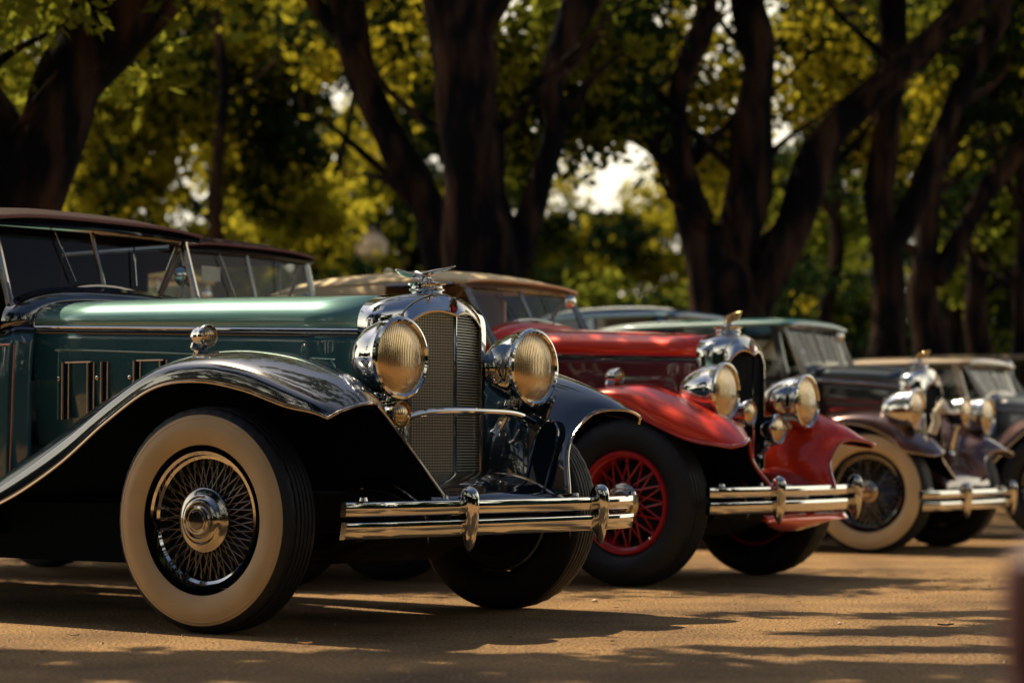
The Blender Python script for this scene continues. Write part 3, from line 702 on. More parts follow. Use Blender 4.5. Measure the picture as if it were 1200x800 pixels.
# ---- car 3: dark green saloon, whitewalls
GREEN = paint('dark_green_paint', (.014, .024, .026), .34, .45)
AUB = paint('aubergine_paint', (.10, .05, .05), .32, .5)
TEALROOF = paint('teal_roof_paint', (.022, .17, .19), .4)
c3 = cfg(W=.74, fender=squeeze([(x + (-.08 if x == 0 and len(set(d for d, _, _ in cols)) > 1 else 0), [(dx * .9, y, z * .93 if y > .5 else z) for dx, y, z in cols]) for x, cols in FEND2], .74), body_mat=GREEN, side_mat=GREEN, rim_mat=BLACK, spoke_mat=BLACK, hub_center=False, hub=.6, hub_mat=NICKEL,
         fender_mat=AUB, bead_mat=NICKEL, bead=.006, tyre_r=.385,
         xr=.06, xf=.16, xe=.17, xv=.20, hwf=.27, gw=.16, zt=1.165, gz=1.05, gdip=.03, zs=.98, zsf=1.05, zsr=1.10, xc=-.48, hwr=.40, ztr=1.20, capx=.08, mascot='flag', mesh=False, slat=.013, grille_mat=UNDER,
         bump=(.50, -.90, .80, .335), barh=.05, guards=(-.32, .66), cabw=.50, xw=-.56, wsw=.46, zws=1.13, zcowl=1.20, zwt=1.455, rake=.13, zbelt=1.12, roofl=1.5, sedan=True, top_mat=TEALROOF, rail_mat=TEALROOF, crown=.03, wb=2.9,
         lamps=[(.27, -.60, .90, .125, .22), (.32, .60, .875, .125, .22)], fogs=[(.36, .06, .89, .095, .14, NICKEL)])
car3 = make_car('vintage_saloon', 'dark green vintage saloon with teal roof and whitewall tyre beside the red tourer', c3, (2.58, 15.541), -30)
# white horn trumpet of car 3
hn = MB().lathe([(.0, .0), (.022, .0), (.03, .03), (.05, .075), (.056, .085), (.05, .088), (0, .07)], M=Matrix.Rotation(R(60), 4, 'Y'), seg=24).tube([(0, 0, 0), (.01, 0, -.06), (-.02, 0, -.13)], .028, 10)
hn = hn.build('horn', mat('ivory_paint', (.7, .66, .55), .35), car3); hn.location = (.32, -.36, .88)

# ---- dark car between 1 and 2
NAVY = paint('midnight_paint', (.012, .014, .022), .3)
def short(**k):
    fd = squeeze([(x * .6, [(dx * .5, y, z * .95) for dx, y, z in cols]) for x, cols in FEND2], k['W'])
    return cfg(fender=fd, **k)
c4 = short(W=.53, body_mat=NAVY, rim_mat=BLACK, whitewall=False, xr=.02, xf=.08, xe=.085, xv=.10, hwf=.25, gw=.16, zt=1.13, gz=1.05, zs=.95, zsf=1.0, zsr=1.03, xc=-.38, hwr=.38, ztr=1.17, capx=.04, mascot='flag', mesh=False, slat=.04,
           bump=(.30, -.5, .5, .38), guards=(-.3, .3), cabw=.47, xw=-.46, wsw=.46, zws=1.10, zcowl=1.17, zwt=1.61, rake=.14, zbelt=1.10, roofl=1.45, top_mat=CANVAS_M, pipe_mat=MAROON_EDGE, header_mat=PEWTER, post_mat=PEWTER, quarter=.82, wb=2.4,
           lamps=[(.12, -.34, .85, .09, .14), (.12, .34, .85, .09, .14)])
car4 = make_car('vintage_convertible', 'midnight blue vintage car with raised maroon canvas top, seen behind the teal hood', c4, (-.85, 11.50), -35)

# ---- blue saloon beyond car 3
BLUE = paint('blue_paint', (.06, .16, .30), .34, .4)
PALEBLUE = paint('pale_blue_trim', (.35, .55, .55), .35)
c5 = short(W=.60, body_mat=BLUE, rim_mat=BLACK, whitewall=False, xr=.02, xf=.08, xe=.085, xv=.10, hwf=.25, gw=.16, zt=1.13, gz=1.05, zs=.95, zsf=1.0, zsr=1.03, xc=-.62, hwr=.42, ztr=1.17, capx=.04, mascot='flag', mesh=False, slat=.04,
           bump=(.30, -.5, .5, .38), guards=(-.3, .3), cabw=.52, xw=-.7, wsw=.50, zws=1.16, zcowl=1.2, zwt=1.63, rake=.20, zbelt=1.22, roofl=1.25, sedan=True, top_mat=BLUE, rail_mat=PALEBLUE, crown=.06, wb=2.5,
           lamps=[(.12, -.36, .85, .09, .14), (.12, .36, .85, .09, .14)])
car5 = make_car('vintage_saloon', 'blue saloon with rounded roof and pale drip rail, seen beyond the red hood', c5, (2.17, 17.47), -30)

# ---- car 6: cream-roofed silver car at the right edge
SILVER = paint('silver_blue_paint', (.12, .15, .17), .3)
CREAM = paint('cream_roof_paint', (.45, .36, .25), .45)
c6 = short(W=.72, body_mat=SILVER, rim_mat=BLACK, whitewall=False, fender_mat=AUB, xr=.10, xf=.2, xe=.21, xv=.24, hwf=.28, gw=.18, zt=1.02, gz=.94, zs=.85, zsf=.9, zsr=.95, xc=-.5, hwr=.42, ztr=1.06, capx=.14, mascot='flag', mesh=False, slat=.03,
           bump=(.45, -.7, .7, .38), guards=(-.35, .35), cabw=.52, xw=-.60, wsw=.50, zws=1.03, zcowl=1.07, zwt=1.285, rake=.14, zbelt=1.0, roofl=1.5, sedan=True, top_mat=CREAM, rail_mat=CREAM, crown=.03, wb=2.8,
           lamps=[(.25, -.5, .85, .11, .18), (.25, .5, .85, .11, .18)])
car6 = make_car('vintage_saloon', 'low silver saloon with cream roof behind the dark green saloon, at the right edge', c6, (4.22, 17.7), -30)

# ---- car 7: grey-brown car farther back
TAUPE = paint('taupe_paint', (.17, .135, .115), .4)
c7 = dict(c6); c7.update(body_mat=TAUPE, top_mat=TAUPE, rail_mat=TAUPE, zwt=1.58, zbelt=1.2, zws=1.2, zcowl=1.24, ztr=1.2, zt=1.18, gz=1.08, zs=1.0, zsf=1.05, zsr=1.08, roofl=1.9)
car7 = make_car('vintage_saloon', 'taupe grey saloon with long roof, farthest car of the row', c7, (6.3, 24.2), -30)

def paper(car, loc, w, h, rz=0):
    o = MB().box((0, 0, 0), (w, .004, h)).build('paper_sign', mat('paper', (.7, .66, .58), .8, noise=(25, .25, .0)), car); o.location = loc; o.rotation_euler = (0, 0, rz)
paper(car3, (-.82, -.43, 1.30), .18, .12)
paper(car4, (-.56, -.28, 1.50), .13, .07, R(90))
YEL = paint('mustard_paint', (.55, .36, .05), .35)
c8 = short(W=.60, body_mat=YEL, rim_mat=BLACK, whitewall=False, xr=.02, xf=.08, xe=.085, xv=.10, hwf=.25, gw=.16, zt=1.13, gz=1.05, zs=.95, zsf=1.0, zsr=1.03, xc=-.55, hwr=.42, ztr=1.17, capx=.04, mascot='flag', mesh=False, slat=.04,
           bump=(.30, -.5, .5, .38), guards=(-.3, .3), cabw=.54, xw=-.65, wsw=.50, zws=1.2, zcowl=1.24, zwt=1.80, rake=.12, zbelt=1.42, roofl=1.6, sedan=True, top_mat=YEL, rail_mat=YEL, crown=.03, wb=2.6,
           lamps=[(.12, -.36, .85, .09, .14), (.12, .36, .85, .09, .14)])
car8 = make_car('vintage_saloon', 'tall mustard yellow saloon glimpsed through the teal tourer windshield', c8, (-1.79, 15.63), -35)
# curved red splash apron under the red car's bumper
MB().grid([[Vector((.50, y, .34 - .02 * abs(y - .1))), Vector((.52, y, .30)), Vector((.49, y, .335 - k))] for y, k in ((-.28, .02), (-.15, .07), (.05, .085), (.25, .07), (.45, .045), (.62, .01))], 4, 3).build('splash_apron', RED, car2, smooth=60, solid=.006)

# ------------------------------------------------------------------ ground
def ground_mat():
    m = bpy.data.materials.new('gravel_ground'); m.use_nodes = True; nt = m.node_tree; b = nt.nodes['Principled BSDF']
    b.inputs['Roughness'].default_value = .85
    tc = nt.nodes.new('ShaderNodeTexCoord')
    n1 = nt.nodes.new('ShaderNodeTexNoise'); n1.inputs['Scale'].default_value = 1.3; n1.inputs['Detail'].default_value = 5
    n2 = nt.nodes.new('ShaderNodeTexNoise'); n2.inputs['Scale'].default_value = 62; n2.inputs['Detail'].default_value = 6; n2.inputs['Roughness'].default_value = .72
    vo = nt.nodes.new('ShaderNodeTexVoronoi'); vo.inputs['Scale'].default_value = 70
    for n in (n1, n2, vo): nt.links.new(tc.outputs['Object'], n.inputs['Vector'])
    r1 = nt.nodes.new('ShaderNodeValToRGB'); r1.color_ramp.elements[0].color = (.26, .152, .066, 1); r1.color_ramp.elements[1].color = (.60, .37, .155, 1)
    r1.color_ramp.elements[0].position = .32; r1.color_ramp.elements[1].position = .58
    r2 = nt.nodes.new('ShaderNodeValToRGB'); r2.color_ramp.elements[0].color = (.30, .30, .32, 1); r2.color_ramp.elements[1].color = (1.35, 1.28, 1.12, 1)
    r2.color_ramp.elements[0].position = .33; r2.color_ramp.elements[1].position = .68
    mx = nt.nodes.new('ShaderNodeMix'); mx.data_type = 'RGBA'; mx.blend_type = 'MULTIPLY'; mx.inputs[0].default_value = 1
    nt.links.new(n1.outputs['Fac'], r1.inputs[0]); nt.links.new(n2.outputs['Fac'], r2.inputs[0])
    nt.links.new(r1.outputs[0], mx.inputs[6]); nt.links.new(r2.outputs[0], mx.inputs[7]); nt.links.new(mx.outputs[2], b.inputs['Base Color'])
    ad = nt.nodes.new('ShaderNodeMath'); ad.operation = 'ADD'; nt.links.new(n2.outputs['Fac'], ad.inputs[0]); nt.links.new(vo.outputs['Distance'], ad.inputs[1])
    bp = nt.nodes.new('ShaderNodeBump'); bp.inputs['Strength'].default_value = 1; bp.inputs['Distance'].default_value = .032
    nt.links.new(ad.outputs[0], bp.inputs['Height']); nt.links.new(bp.outputs['Normal'], b.inputs['Normal'])
    return m
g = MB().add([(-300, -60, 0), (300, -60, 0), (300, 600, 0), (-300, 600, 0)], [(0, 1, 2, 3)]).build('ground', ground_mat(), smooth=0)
tag(g, kind='structure')
def grass_mat():
    return mat('park_grass', (.045, .07, .015), .9, bump=(30, .8), noise=(2.0, .5, .05))
lw = MB().add([(-120, 27, .02), (120, 27, .02), (120, 400, .02), (-120, 400, .02)], [(0, 1, 2, 3)]).build('lawn', grass_mat(), smooth=0)
tag(lw, kind='structure')

# small stones and fallen leaves
def rock(p, r, label, m):
    bm = bmesh.new(); bmesh.ops.create_icosphere(bm, subdivisions=2, radius=r)
    for v in bm.verts: v.co *= 1 + .35 * noise.noise(v.co * 40 + Vector(p) * 5); v.co.z *= .6
    me = bpy.data.meshes.new('pebble'); bm.to_mesh(me); bm.free(); me.materials.append(m); me.shade_smooth()
    o = bpy.data.objects.new('pebble', me); COL.objects.link(o); o.location = (p[0], p[1], r * .4); tag(o, label, 'pebble', 'pebbles on the gravel'); return o
PALE = mat('pale_stone', (.6, .52, .4), .7)
rock(gnd(697, 705), .013, 'pale round pebble on lit gravel right of the teal tourer', PALE)
rock(gnd(984, 731), .008, 'tiny pale pebble alone on the open gravel', PALE)
rock(gnd(876, 668), .010, 'flat pale pebble near the red tourer', PALE)
def fleaf(p, s, rz, label, c):
    m = MB().grid([[Vector((x * s, w * s * .42 * math.sin(math.pi * min(.98, (x + 1) / 2 + .04)), .006 + .25 * s * w * w * .6 + .12 * s * x * x)) for w in (-1, 0, 1)] for x in (-1, -.5, 0, .5, 1)], 2, 2)
    o = m.build('fallen_leaf', mat('dry_leaf_' + c, {'a': (.30, .13, .05), 'b': (.22, .14, .06)}[c], .7), None, solid=.0012)
    o.location = (p[0], p[1], .002); o.rotation_euler = (0, 0, rz); tag(o, label, 'fallen leaf', 'dry leaves on the gravel')
fleaf(gnd(358, 757), .025, .3, 'brown dry leaf in the shade before the whitewall tyre', 'a')
fleaf(gnd(718, 754), .022, 1.2, 'curled dark leaf at the edge of the lit gravel', 'b')
fleaf(gnd(1108, 735), .03, .1, 'flat dry leaf on the gravel near the dark red bollard', 'b')
fleaf(gnd(1030, 690), .02, .8, 'small brown leaf between streaks of shade', 'a')

gr = MB(); rr_ = random.Random(3)
for k in range(2600):
    y = 6.6 + 8 * rr_.random() ** 1.6; x = rr_.uniform(-.24, .24) * y; q = rr_.uniform(.0015, .0045) * (1 + (rr_.random() < .05)); a = rr_.uniform(0, 3)
    ca, sa = math.cos(a) * q, math.sin(a) * q
    gr.add([(x + ca, y + sa, 0), (x - sa, y + ca, 0), (x - ca, y - sa, 0), (x + sa, y - ca, 0), (x + q * .2, y, q * 1.1)], [(0, 1, 4), (1, 2, 4), (2, 3, 4), (3, 0, 4)])
tag(gr.build('grit', mat('grit_stone', (.42, .33, .22), .8, noise=(9, .5, .1)), smooth=0), kind='stuff')
for k in range(16):
    y = rr_.uniform(7.3, 12); x = rr_.uniform(-.20, .21) * y
    fleaf((x, y), rr_.uniform(.012, .022), rr_.uniform(0, 6), 'tiny dry brown leaf among others scattered over the gravel', 'ab'[k % 2])
# dark red bollard close to the camera at the right edge
bo = thing('bollard', 'dark red bollard close to the camera, blurred at the bottom right corner', 'bollard', (.499, 2.2, 0))
BR = mat('oxblood_paint', (.045, .004, .008), .6)
MB().lathe([(0, .55), (.03, .545), (.044, .53), (.048, .50), (.048, .44)], seg=32).build('cap', BR, bo)
MB().lathe([(.044, .44), (.046, .43), (.048, .05), (.06, .04), (.065, .0)], seg=32).build('post', BR, bo)

# ------------------------------------------------------------------ trees
def bark():
    m = bpy.data.materials.new('bark'); m.use_nodes = True; nt = m.node_tree; b = nt.nodes['Principled BSDF']; b.inputs['Roughness'].default_value = 1; b.inputs['Specular IOR Level'].default_value = .05
    tc = nt.nodes.new('ShaderNodeTexCoord'); mp = nt.nodes.new('ShaderNodeMapping'); mp.inputs['Scale'].default_value = (1, 1, .25)
    n = nt.nodes.new('ShaderNodeTexNoise'); n.inputs['Scale'].default_value = 6; n.inputs['Detail'].default_value = 8
    r = nt.nodes.new('ShaderNodeValToRGB'); r.color_ramp.elements[0].color = (.004, .005, .008, 1); r.color_ramp.elements[1].color = (.046, .027, .020, 1)
    r.color_ramp.elements[0].position = .45; r.color_ramp.elements[1].position = .68
    bp = nt.nodes.new('ShaderNodeBump'); bp.inputs['Strength'].default_value = .8; bp.inputs['Distance'].default_value = .05
    nt.links.new(tc.outputs['Object'], mp.inputs[0]); nt.links.new(mp.outputs[0], n.inputs['Vector']); nt.links.new(n.outputs['Fac'], r.inputs[0])
    nt.links.new(r.outputs[0], b.inputs['Base Color']); nt.links.new(n.outputs['Fac'], bp.inputs['Height']); nt.links.new(bp.outputs['Normal'], b.inputs['Normal'])
    return m
BARK = bark()
LEAF_Y = leafmat('leaves_sunlit_gold', (.12, .135, .015), (.50, .45, .035), .58)  # sunlit copy, backlit gold put into the leaf colour
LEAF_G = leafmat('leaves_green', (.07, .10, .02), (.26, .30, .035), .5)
LEAF_D = leafmat('leaves_shade_dark', (.012, .028, .014), (.02, .035, .012), .35)  # shaded copy, the dark of the crowns put into the leaf colour
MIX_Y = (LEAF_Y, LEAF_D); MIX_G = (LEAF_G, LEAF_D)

def foliage(blobs, n, size, seed, m, parent, spl=1):
    """leaf quads gathered in sprays inside ellipsoids. blobs: (centre, (rx,ry,rz))"""
    r = random.Random(seed); vs = []; fs = []; mi = []
    vols = [b[1][0] * b[1][1] * b[1][2] for b in blobs]; T = sum(v ** .7 for v in vols)
    for (cc, rad), vol in zip(blobs, vols):
        k = int(n * vol ** .7 / T); per = 22
        for _ in range(max(1, k // per)):
            while True:
                p = Vector((r.uniform(-1, 1), r.uniform(-1, 1), r.uniform(-1, 1)))
                if .25 < p.length < 1: break
            q = Vector((p.x * rad[0], p.y * rad[1], p.z * rad[2])) + cc
            d = Vector((r.gauss(0, 1), r.gauss(0, 1), r.gauss(-.2, .6))).normalized(); sp = r.uniform(.25, .6) * spl; dark = 1 if noise.noise(q * .9 + Vector((seed, 0, 0))) + r.uniform(-.25, .25) > .10 else 0  # some sprays take the dark copy as painted crown shade
            for _ in range(per):
                t = r.random(); c0 = q + d * t * sp + Vector((r.gauss(0, .09) * spl, r.gauss(0, .09) * spl, r.gauss(0, .07)))
                a = Vector((r.gauss(0, 1), r.gauss(0, 1), r.gauss(0, 1))).normalized()
                b = a.cross(Vector((r.gauss(0, 1), r.gauss(0, 1), r.gauss(0, 1)))).normalized()
                s = size * r.uniform(.6, 1.25); w = s * .5
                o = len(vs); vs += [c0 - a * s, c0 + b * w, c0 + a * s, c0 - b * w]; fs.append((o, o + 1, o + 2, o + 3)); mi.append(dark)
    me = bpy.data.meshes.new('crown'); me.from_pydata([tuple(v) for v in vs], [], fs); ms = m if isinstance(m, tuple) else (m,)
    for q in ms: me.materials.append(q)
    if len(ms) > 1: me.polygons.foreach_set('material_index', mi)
    o = bpy.data.objects.new('crown', me); COL.objects.link(o); o.parent = parent
    return o
def limb(mb, pts, rad, seg=12, seed=0):
    P = spline(pts, 6); n = len(P)
    rr = []
    for i in range(n):
        t = i / (n - 1) * (len(rad) - 1); a = int(min(t, len(rad) - 2)); rr.append((rad[a] + (rad[a + 1] - rad[a]) * (t - a)) * (1 + .22 * noise.noise(P[i] * 1.9 + Vector((seed, 0, 0)))))
    P = [p + Vector((noise.noise(p * 1.1 + Vector((seed, 3, 0))), noise.noise(p * 1.1 + Vector((0, seed, 7))), 0)) * .12 * min(1, max(0, p.z)) for p in P]
    mb.tube(P, rr, seg)
def tree_px(label, dep, limbs, blobs, nleaf, size, leaf, seed, group=None, extra=None, shade=None):
    """limbs: lists of (u,v,halfwidth px[,extra depth])"""
    b0 = limbs[0][0]; base = at(b0[0], b0[1], dep); root = Vector((base.x, dep, 0))
    t = thing('tree', label, 'tree', root, 0, group)
    mb = MB()
    for k, L in enumerate(limbs):
        pts = [at(q[0], q[1], dep + (q[3] if len(q) > 3 else 0)) - root for q in L]
        rad = [q[2] * dep / F for q in L]
        if k == 0: pts = [Vector((0, 0, -.05)), Vector((0, 0, .25))] + pts; rad = [rad[0] * 1.5, rad[0] * 1.15] + rad
        limb(mb, pts, rad, 14, seed + k)
        tr_ = random.Random(seed * 31 + k)
        for q in range(5 if len(L) > 4 else 3):
            a = tr_.randrange(2 if k == 0 else 1, len(pts)); st_ = pts[a]
            if st_.z + root.z < 2.2: continue
            sd_ = tr_.choice((-1, 1)); ln = tr_.uniform(.7, 1.6)
            w_ = min(.05, rad[min(a, len(rad) - 1)] * .45)
            e1 = st_ + Vector((sd_ * ln * .4, tr_.uniform(-.4, .4), ln * .35)); e2 = e1 + Vector((sd_ * ln * tr_.uniform(.1, .6), tr_.uniform(-.4, .4), ln * tr_.uniform(.1, .7)))
            limb(mb, [st_, e1, e2], [w_, w_ * .6, w_ * .15], 7, seed + q)
    mb.build('trunk', BARK, t, smooth=80)
    bl = [(at(u, v, dep + dd) - root, (a, b, c)) for (u, v, dd, a, b, c) in blobs]
    if extra: bl += [(Vector(p) - root, r3) for p, r3 in extra]
    foliage(bl, nleaf, size, seed, leaf, t)
    if shade: foliage([(Vector(p) - root, r3) for p, r3 in shade], 23000, .075, seed + 9, leaf, t, spl=.35)  # added leaf strips out of view, shaped to cast the ground streaks
    return t

# T1 at the far left, with unseen leaf strips added overhead to streak the ground with shade
tree_px('massive dark tree forking at the left edge above the teal tourer', 15, [
    [(40, 420, 50), (33, 300, 50), (34, 240, 48), (60, 150, 42), (72, 90, 46), (112, 45, 50), (165, -10, 50), (240, -90, 36), (330, -220, 26)],
    [(10, 270, 40), (-8, 190, 44), (-40, 120, 36), (-90, 20, 30), (-150, -120, 22)]],
    [(20, 60, 1.5, .8, .5, .5), (-60, -120, 0, 2, 1.5, 1.2), (200, -260, -1, 2.2, 1.5, .9)], 12000, .07, LEAF_G, 1,
    shade=[((-1.55, 10.45, 6.0), (.8, .12, .15)), ((-1.3, 12.1, 6.0), (.8, .12, .15)), ((-1.1, 11.2, 6.0), (.8, .14, .15)), ((-.6, 11.7, 6.0), (.7, .10, .15)), ((-3.2, 9.75, 6.0), (1.7, .22, .2)), ((-1.9, 9.0, 5.9), (1.5, .3, .2)), ((-4.3, 9.8, 6.1), (1.0, .2, .2)), ((-4.1, 10.25, 6.1), (1.3, .22, .2)), ((-2.9, 10.15, 6.0), (1.0, .16, .2)), ((-1.5, 9.75, 6.0), (1.1, .2, .2)), ((-3.6, 9.55, 6.0), (1.6, .3, .2)), ((-1.9, 9.25, 5.9), (1.4, .3, .2)), ((-4.6, 9.2, 6), (1.2, .35, .2)), ((-.4, 10.2, 6.3), (.6, .12, .2)), ((-.2, 11.0, 6.3), (.9, .16, .2)), ((.3, 10.4, 6.3), (.8, .14, .2)), ((-.5, 12.4, 6.3), (.9, .2, .2)), ((-1.0, 11.5, 6.3), (.8, .12, .2)), ((.9, 11.9, 6.5), (.8, .2, .2)), ((1.4, 13.2, 6.5), (1.0, .3, .2))])
tree_px('slender dark tree leaning left, its trunk crossing before golden leaves', 21, [
    [(560, 420, 24), (528, 335, 23), (492, 245, 22), (452, 155, 20), (418, 65, 20), (396, 0, 20), (370, -90, 18), (340, -200, 14)],
    [(410, 45, 12), (350, -30, 10), (280, -90, 8)]],
    [(330, -150, 0, 2, 2, 1), (430, 40, 2.5, .8, 1, .6), (250, -60, 1, 1.2, 1, .6)], 12000, .07, MIX_Y, 2)
tree_px('thick forked tree rising behind the beige canvas top', 19, [
    [(565, 420, 54), (564, 330, 50), (560, 255, 40), (549, 185, 37), (540, 120, 34), (545, 62, 37), (528, 0, 32), (505, -90, 28), (480, -200, 20)],
    [(548, 75, 26), (578, 5, 24), (600, -80, 20), (640, -180, 14)],
    [(590, 310, 30), (612, 262, 20), (628, 210, 15), (640, 150, 14), (637, 100, 14), (655, 45, 18), (682, -10, 26), (720, -100, 22)]],
    [(600, 80, 2.5, .30, .8, .35), (690, 25, 1.5, .6, .8, .35), (500, -90, 3, .9, .8, .6), (700, 130, 2.5, .35, .6, .3), (600, 160, 3, .25, .6, .18)], 16000, .065, MIX_G, 3)
tree_px('many-limbed tree spreading wide behind the red radiator', 22, [
    [(852, 430, 52), (852, 372, 50), (838, 320, 38), (818, 262, 22), (792, 192, 18), (746, 130, 18), (704, 66, 18), (650, 18, 18), (580, -60, 14)],
    [(822, 262, 18), (803, 190, 14), (798, 140, 14), (806, 90, 14), (826, 30, 14), (836, -50, 13)],
    [(858, 370, 34), (866, 300, 26), (876, 210, 24), (888, 140, 22), (892, 70, 20), (880, 0, 22), (870, -90, 20)],
    [(872, 372, 30), (900, 310, 24), (935, 232, 22), (982, 148, 19), (1055, 82, 17), (1130, 8, 17), (1200, -60, 16)],
    [(780, 180, 8), (765, 110, 8), (720, 30, 9), (700, -40, 9)]],
    [(750, 95, 1.5, .5, .7, .35), (690, 120, 2, .35, .6, .3), (785, 165, 2, .25, .5, .25), (850, 130, 2, .35, .8, .9), (940, 80, 2.5, .7, .9, .6), (780, 20, 1.5, .6, .8, .35), (900, -150, 0, 3, 2, 1.1), (1010, 170, 3, .4, .8, .7), (930, 330, 4, .5, .7, .25), (790, 100, 1.8, .4, .6, .4)], 26000, .06, MIX_Y, 4)
tree_px('straight dark tree trunk rising left of the leaning limbs on the right', 24, [
    [(1040, 430, 24), (1040, 380, 21), (1038, 300, 18), (1035, 200, 18), (1044, 100, 16), (1048, 0, 17), (1050, -120, 15)],
    [(1040, 290, 14), (1085, 215, 13), (1120, 130, 12), (1155, 40, 12), (1180, -50, 10)]],
    [(1010, 60, 2, .4, .8, .4), (1080, 150, 3, .35, .8, .7), (1060, -150, 0, 2.4, 2, 1), (1150, 110, 2, .5, .7, .6)], 14000, .065, MIX_Y, 5)
tree_px('dark tree bending right at the right edge of the grove', 26, [
    [(1092, 430, 22), (1090, 370, 20), (1084, 300, 15), (1082, 240, 14), (1110, 170, 16), (1165, 95, 13), (1215, 40, 13), (1280, -50, 12)],
    [(1095, 330, 14), (1135, 250, 12), (1180, 190, 12), (1240, 130, 10)]],
    [(1150, 60, 1.5, .8, .8, .5), (1180, 240, 2, .4, .7, .6), (1130, 310, 2.5, .3, .6, .4), (1230, 0, 0, 1.5, 1.5, 1)], 14000, .07, MIX_G, 6)
tree_px('narrow dark tree before the shaded shrubs at the right edge', 28, [
    [(1150, 440, 16), (1146, 350, 13), (1150, 270, 11), (1178, 180, 10), (1230, 90, 9), (1270, 0, 8)]],
    [(1180, 160, 1, .7, .8, .7), (1190, 330, 1.5, .5, .6, .5), (1150, 220, 2, .5, .6, .5)], 12000, .07, MIX_G, 7)
MIX_D = (LEAF_G, LEAF_D)
for k_, (u_, d_, lab_) in enumerate([(975, 31, 'thin upright dark tree just right of the many-limbed tree'), (1118, 30, 'thin crooked dark tree between the two bending trunks on the right'), (1196, 27, 'thin dark tree cut by the right border of the photo')]):
    tree_px(lab_, d_, [[(u_, 430, 11), (u_ - 2, 340, 9), (u_ + 6, 250, 8), (u_ - 4, 160, 8), (u_ + 14, 60, 7), (u_ + 30, -40, 6)], [(u_ + 4, 260, 6), (u_ - 26, 180, 5), (u_ - 44, 90, 5), (u_ - 60, 10, 4)], [(u_ - 2, 180, 6), (u_ + 36, 110, 5), (u_ + 60, 30, 4)]], [(u_ + 10, 120, 2, .7, .8, .7), (u_ - 10, 250, 2, .45, .6, .5), (u_ + 10, 350, 2.5, .5, .6, .3), (u_, 10, 1, .8, .8, .6)], 9000, .075, (LEAF_D, LEAF_D) if k_ else MIX_G, 200 + k_)
tree_px('thin tree in the dark leaves between the left tree and the leaning tree', 27, [
    [(258, 400, 10), (256, 300, 9), (252, 200, 7), (262, 120, 7), (255, 40, 6), (250, -60, 5)]],
    [(170, 110, 1, 1.0, .8, .7), (330, 60, 2, .9, .8, .8), (140, 200, 1, .7, .8, .5), (300, 170, 2.5, .8, .8, .6), (200, 20, 1.5, 1.0, 1, .5), (350, 250, 3, .6, .8, .3)], 22000, .075, MIX_Y, 8)

# far trees that close the view
def far_tree(u, dep, h, w, label, leaf, seed, n=5000, size=.13, low=.12, top=None):
    p = at(u, 400, dep); root = Vector((p.x, dep, 0)); r = random.Random(seed)
    t = thing('tree', label, 'tree', root, 0, 'trees at the far side of the park')
    mb = MB(); tr = .035 * h
    limb(mb, [Vector((0, 0, -.05)), Vector((.1, 0, h * .3)), Vector((r.uniform(-.3, .3), 0, h * .6)), Vector((0, 0, h * .9))], [tr, tr * .8, tr * .5, tr * .1], 10, seed)
    for k in range(5):
        a = r.uniform(0, 6.28); z = h * r.uniform(.25, .6); L = w * .8
        limb(mb, [Vector((0, 0, z)), Vector((math.cos(a) * L * .5, math.sin(a) * L * .5, z + h * .12)), Vector((math.cos(a) * L, math.sin(a) * L, z + h * .3))], [tr * .5, tr * .3, tr * .1], 8, seed + k)
    mb.build('trunk', BARK, t, smooth=80)
    bl = []
    for k in range(16):
        a = r.uniform(0, 6.28); z = h * (low + (1 - low) * (k + .5) / 16); rr = w * math.sin(math.pi * min(.95, max(.25, (z / h)))) * r.uniform(.3, .9)
        bl.append((Vector((math.cos(a) * rr, math.sin(a) * rr, z)), (w * r.uniform(.28, .45), w * r.uniform(.28, .45), h * r.uniform(.06, .11))))
    foliage(bl, n, size, seed, leaf, t)
FT = [(-60, 38, 9, 3.6, 'dark', LEAF_D), (110, 36, 8.5, 3.4, 'golden', LEAF_Y), (260, 42, 10, 3.6, 'green', LEAF_G), (380, 37, 9, 3.0, 'golden', LEAF_Y), (480, 46, 9.5, 3.2, 'golden', LEAF_Y), (575, 44, 6.2, 2.4, 'green', LEAF_G),
      (655, 50, 5.4, 2.6, 'dark', LEAF_D), (740, 44, 4.9, 2.2, 'golden', LEAF_Y), (830, 46, 6.4, 2.4, 'golden', LEAF_Y), (925, 52, 7.0, 2.6, 'green', LEAF_G), (1000, 58, 9, 2.6, 'dark', LEAF_D), (1090, 48, 9, 3.2, 'green', LEAF_G), (1210, 44, 9, 3.2, 'dark', LEAF_D)]
WH = ['left of the whole grove', 'behind the thin left tree', 'right of the thin left tree', 'left of the leaning trunk', 'behind the leaning trunk', 'behind the thick forked tree', 'under the bright sky gap', 'right under the sky gap', 'behind the many-limbed tree', 'just right of the many-limbed tree', 'left of the straight trunk', 'right of the straight trunk', 'at the right edge of the park']
for i, (u, d, h, w, kind, lf) in enumerate(FT):
    far_tree(u, d, h, w, f'distant {kind} toned tree {WH[i]}', {LEAF_Y: MIX_Y, LEAF_G: MIX_G}.get(lf, lf), 40 + i, n=24000, size=.085, low=.08)

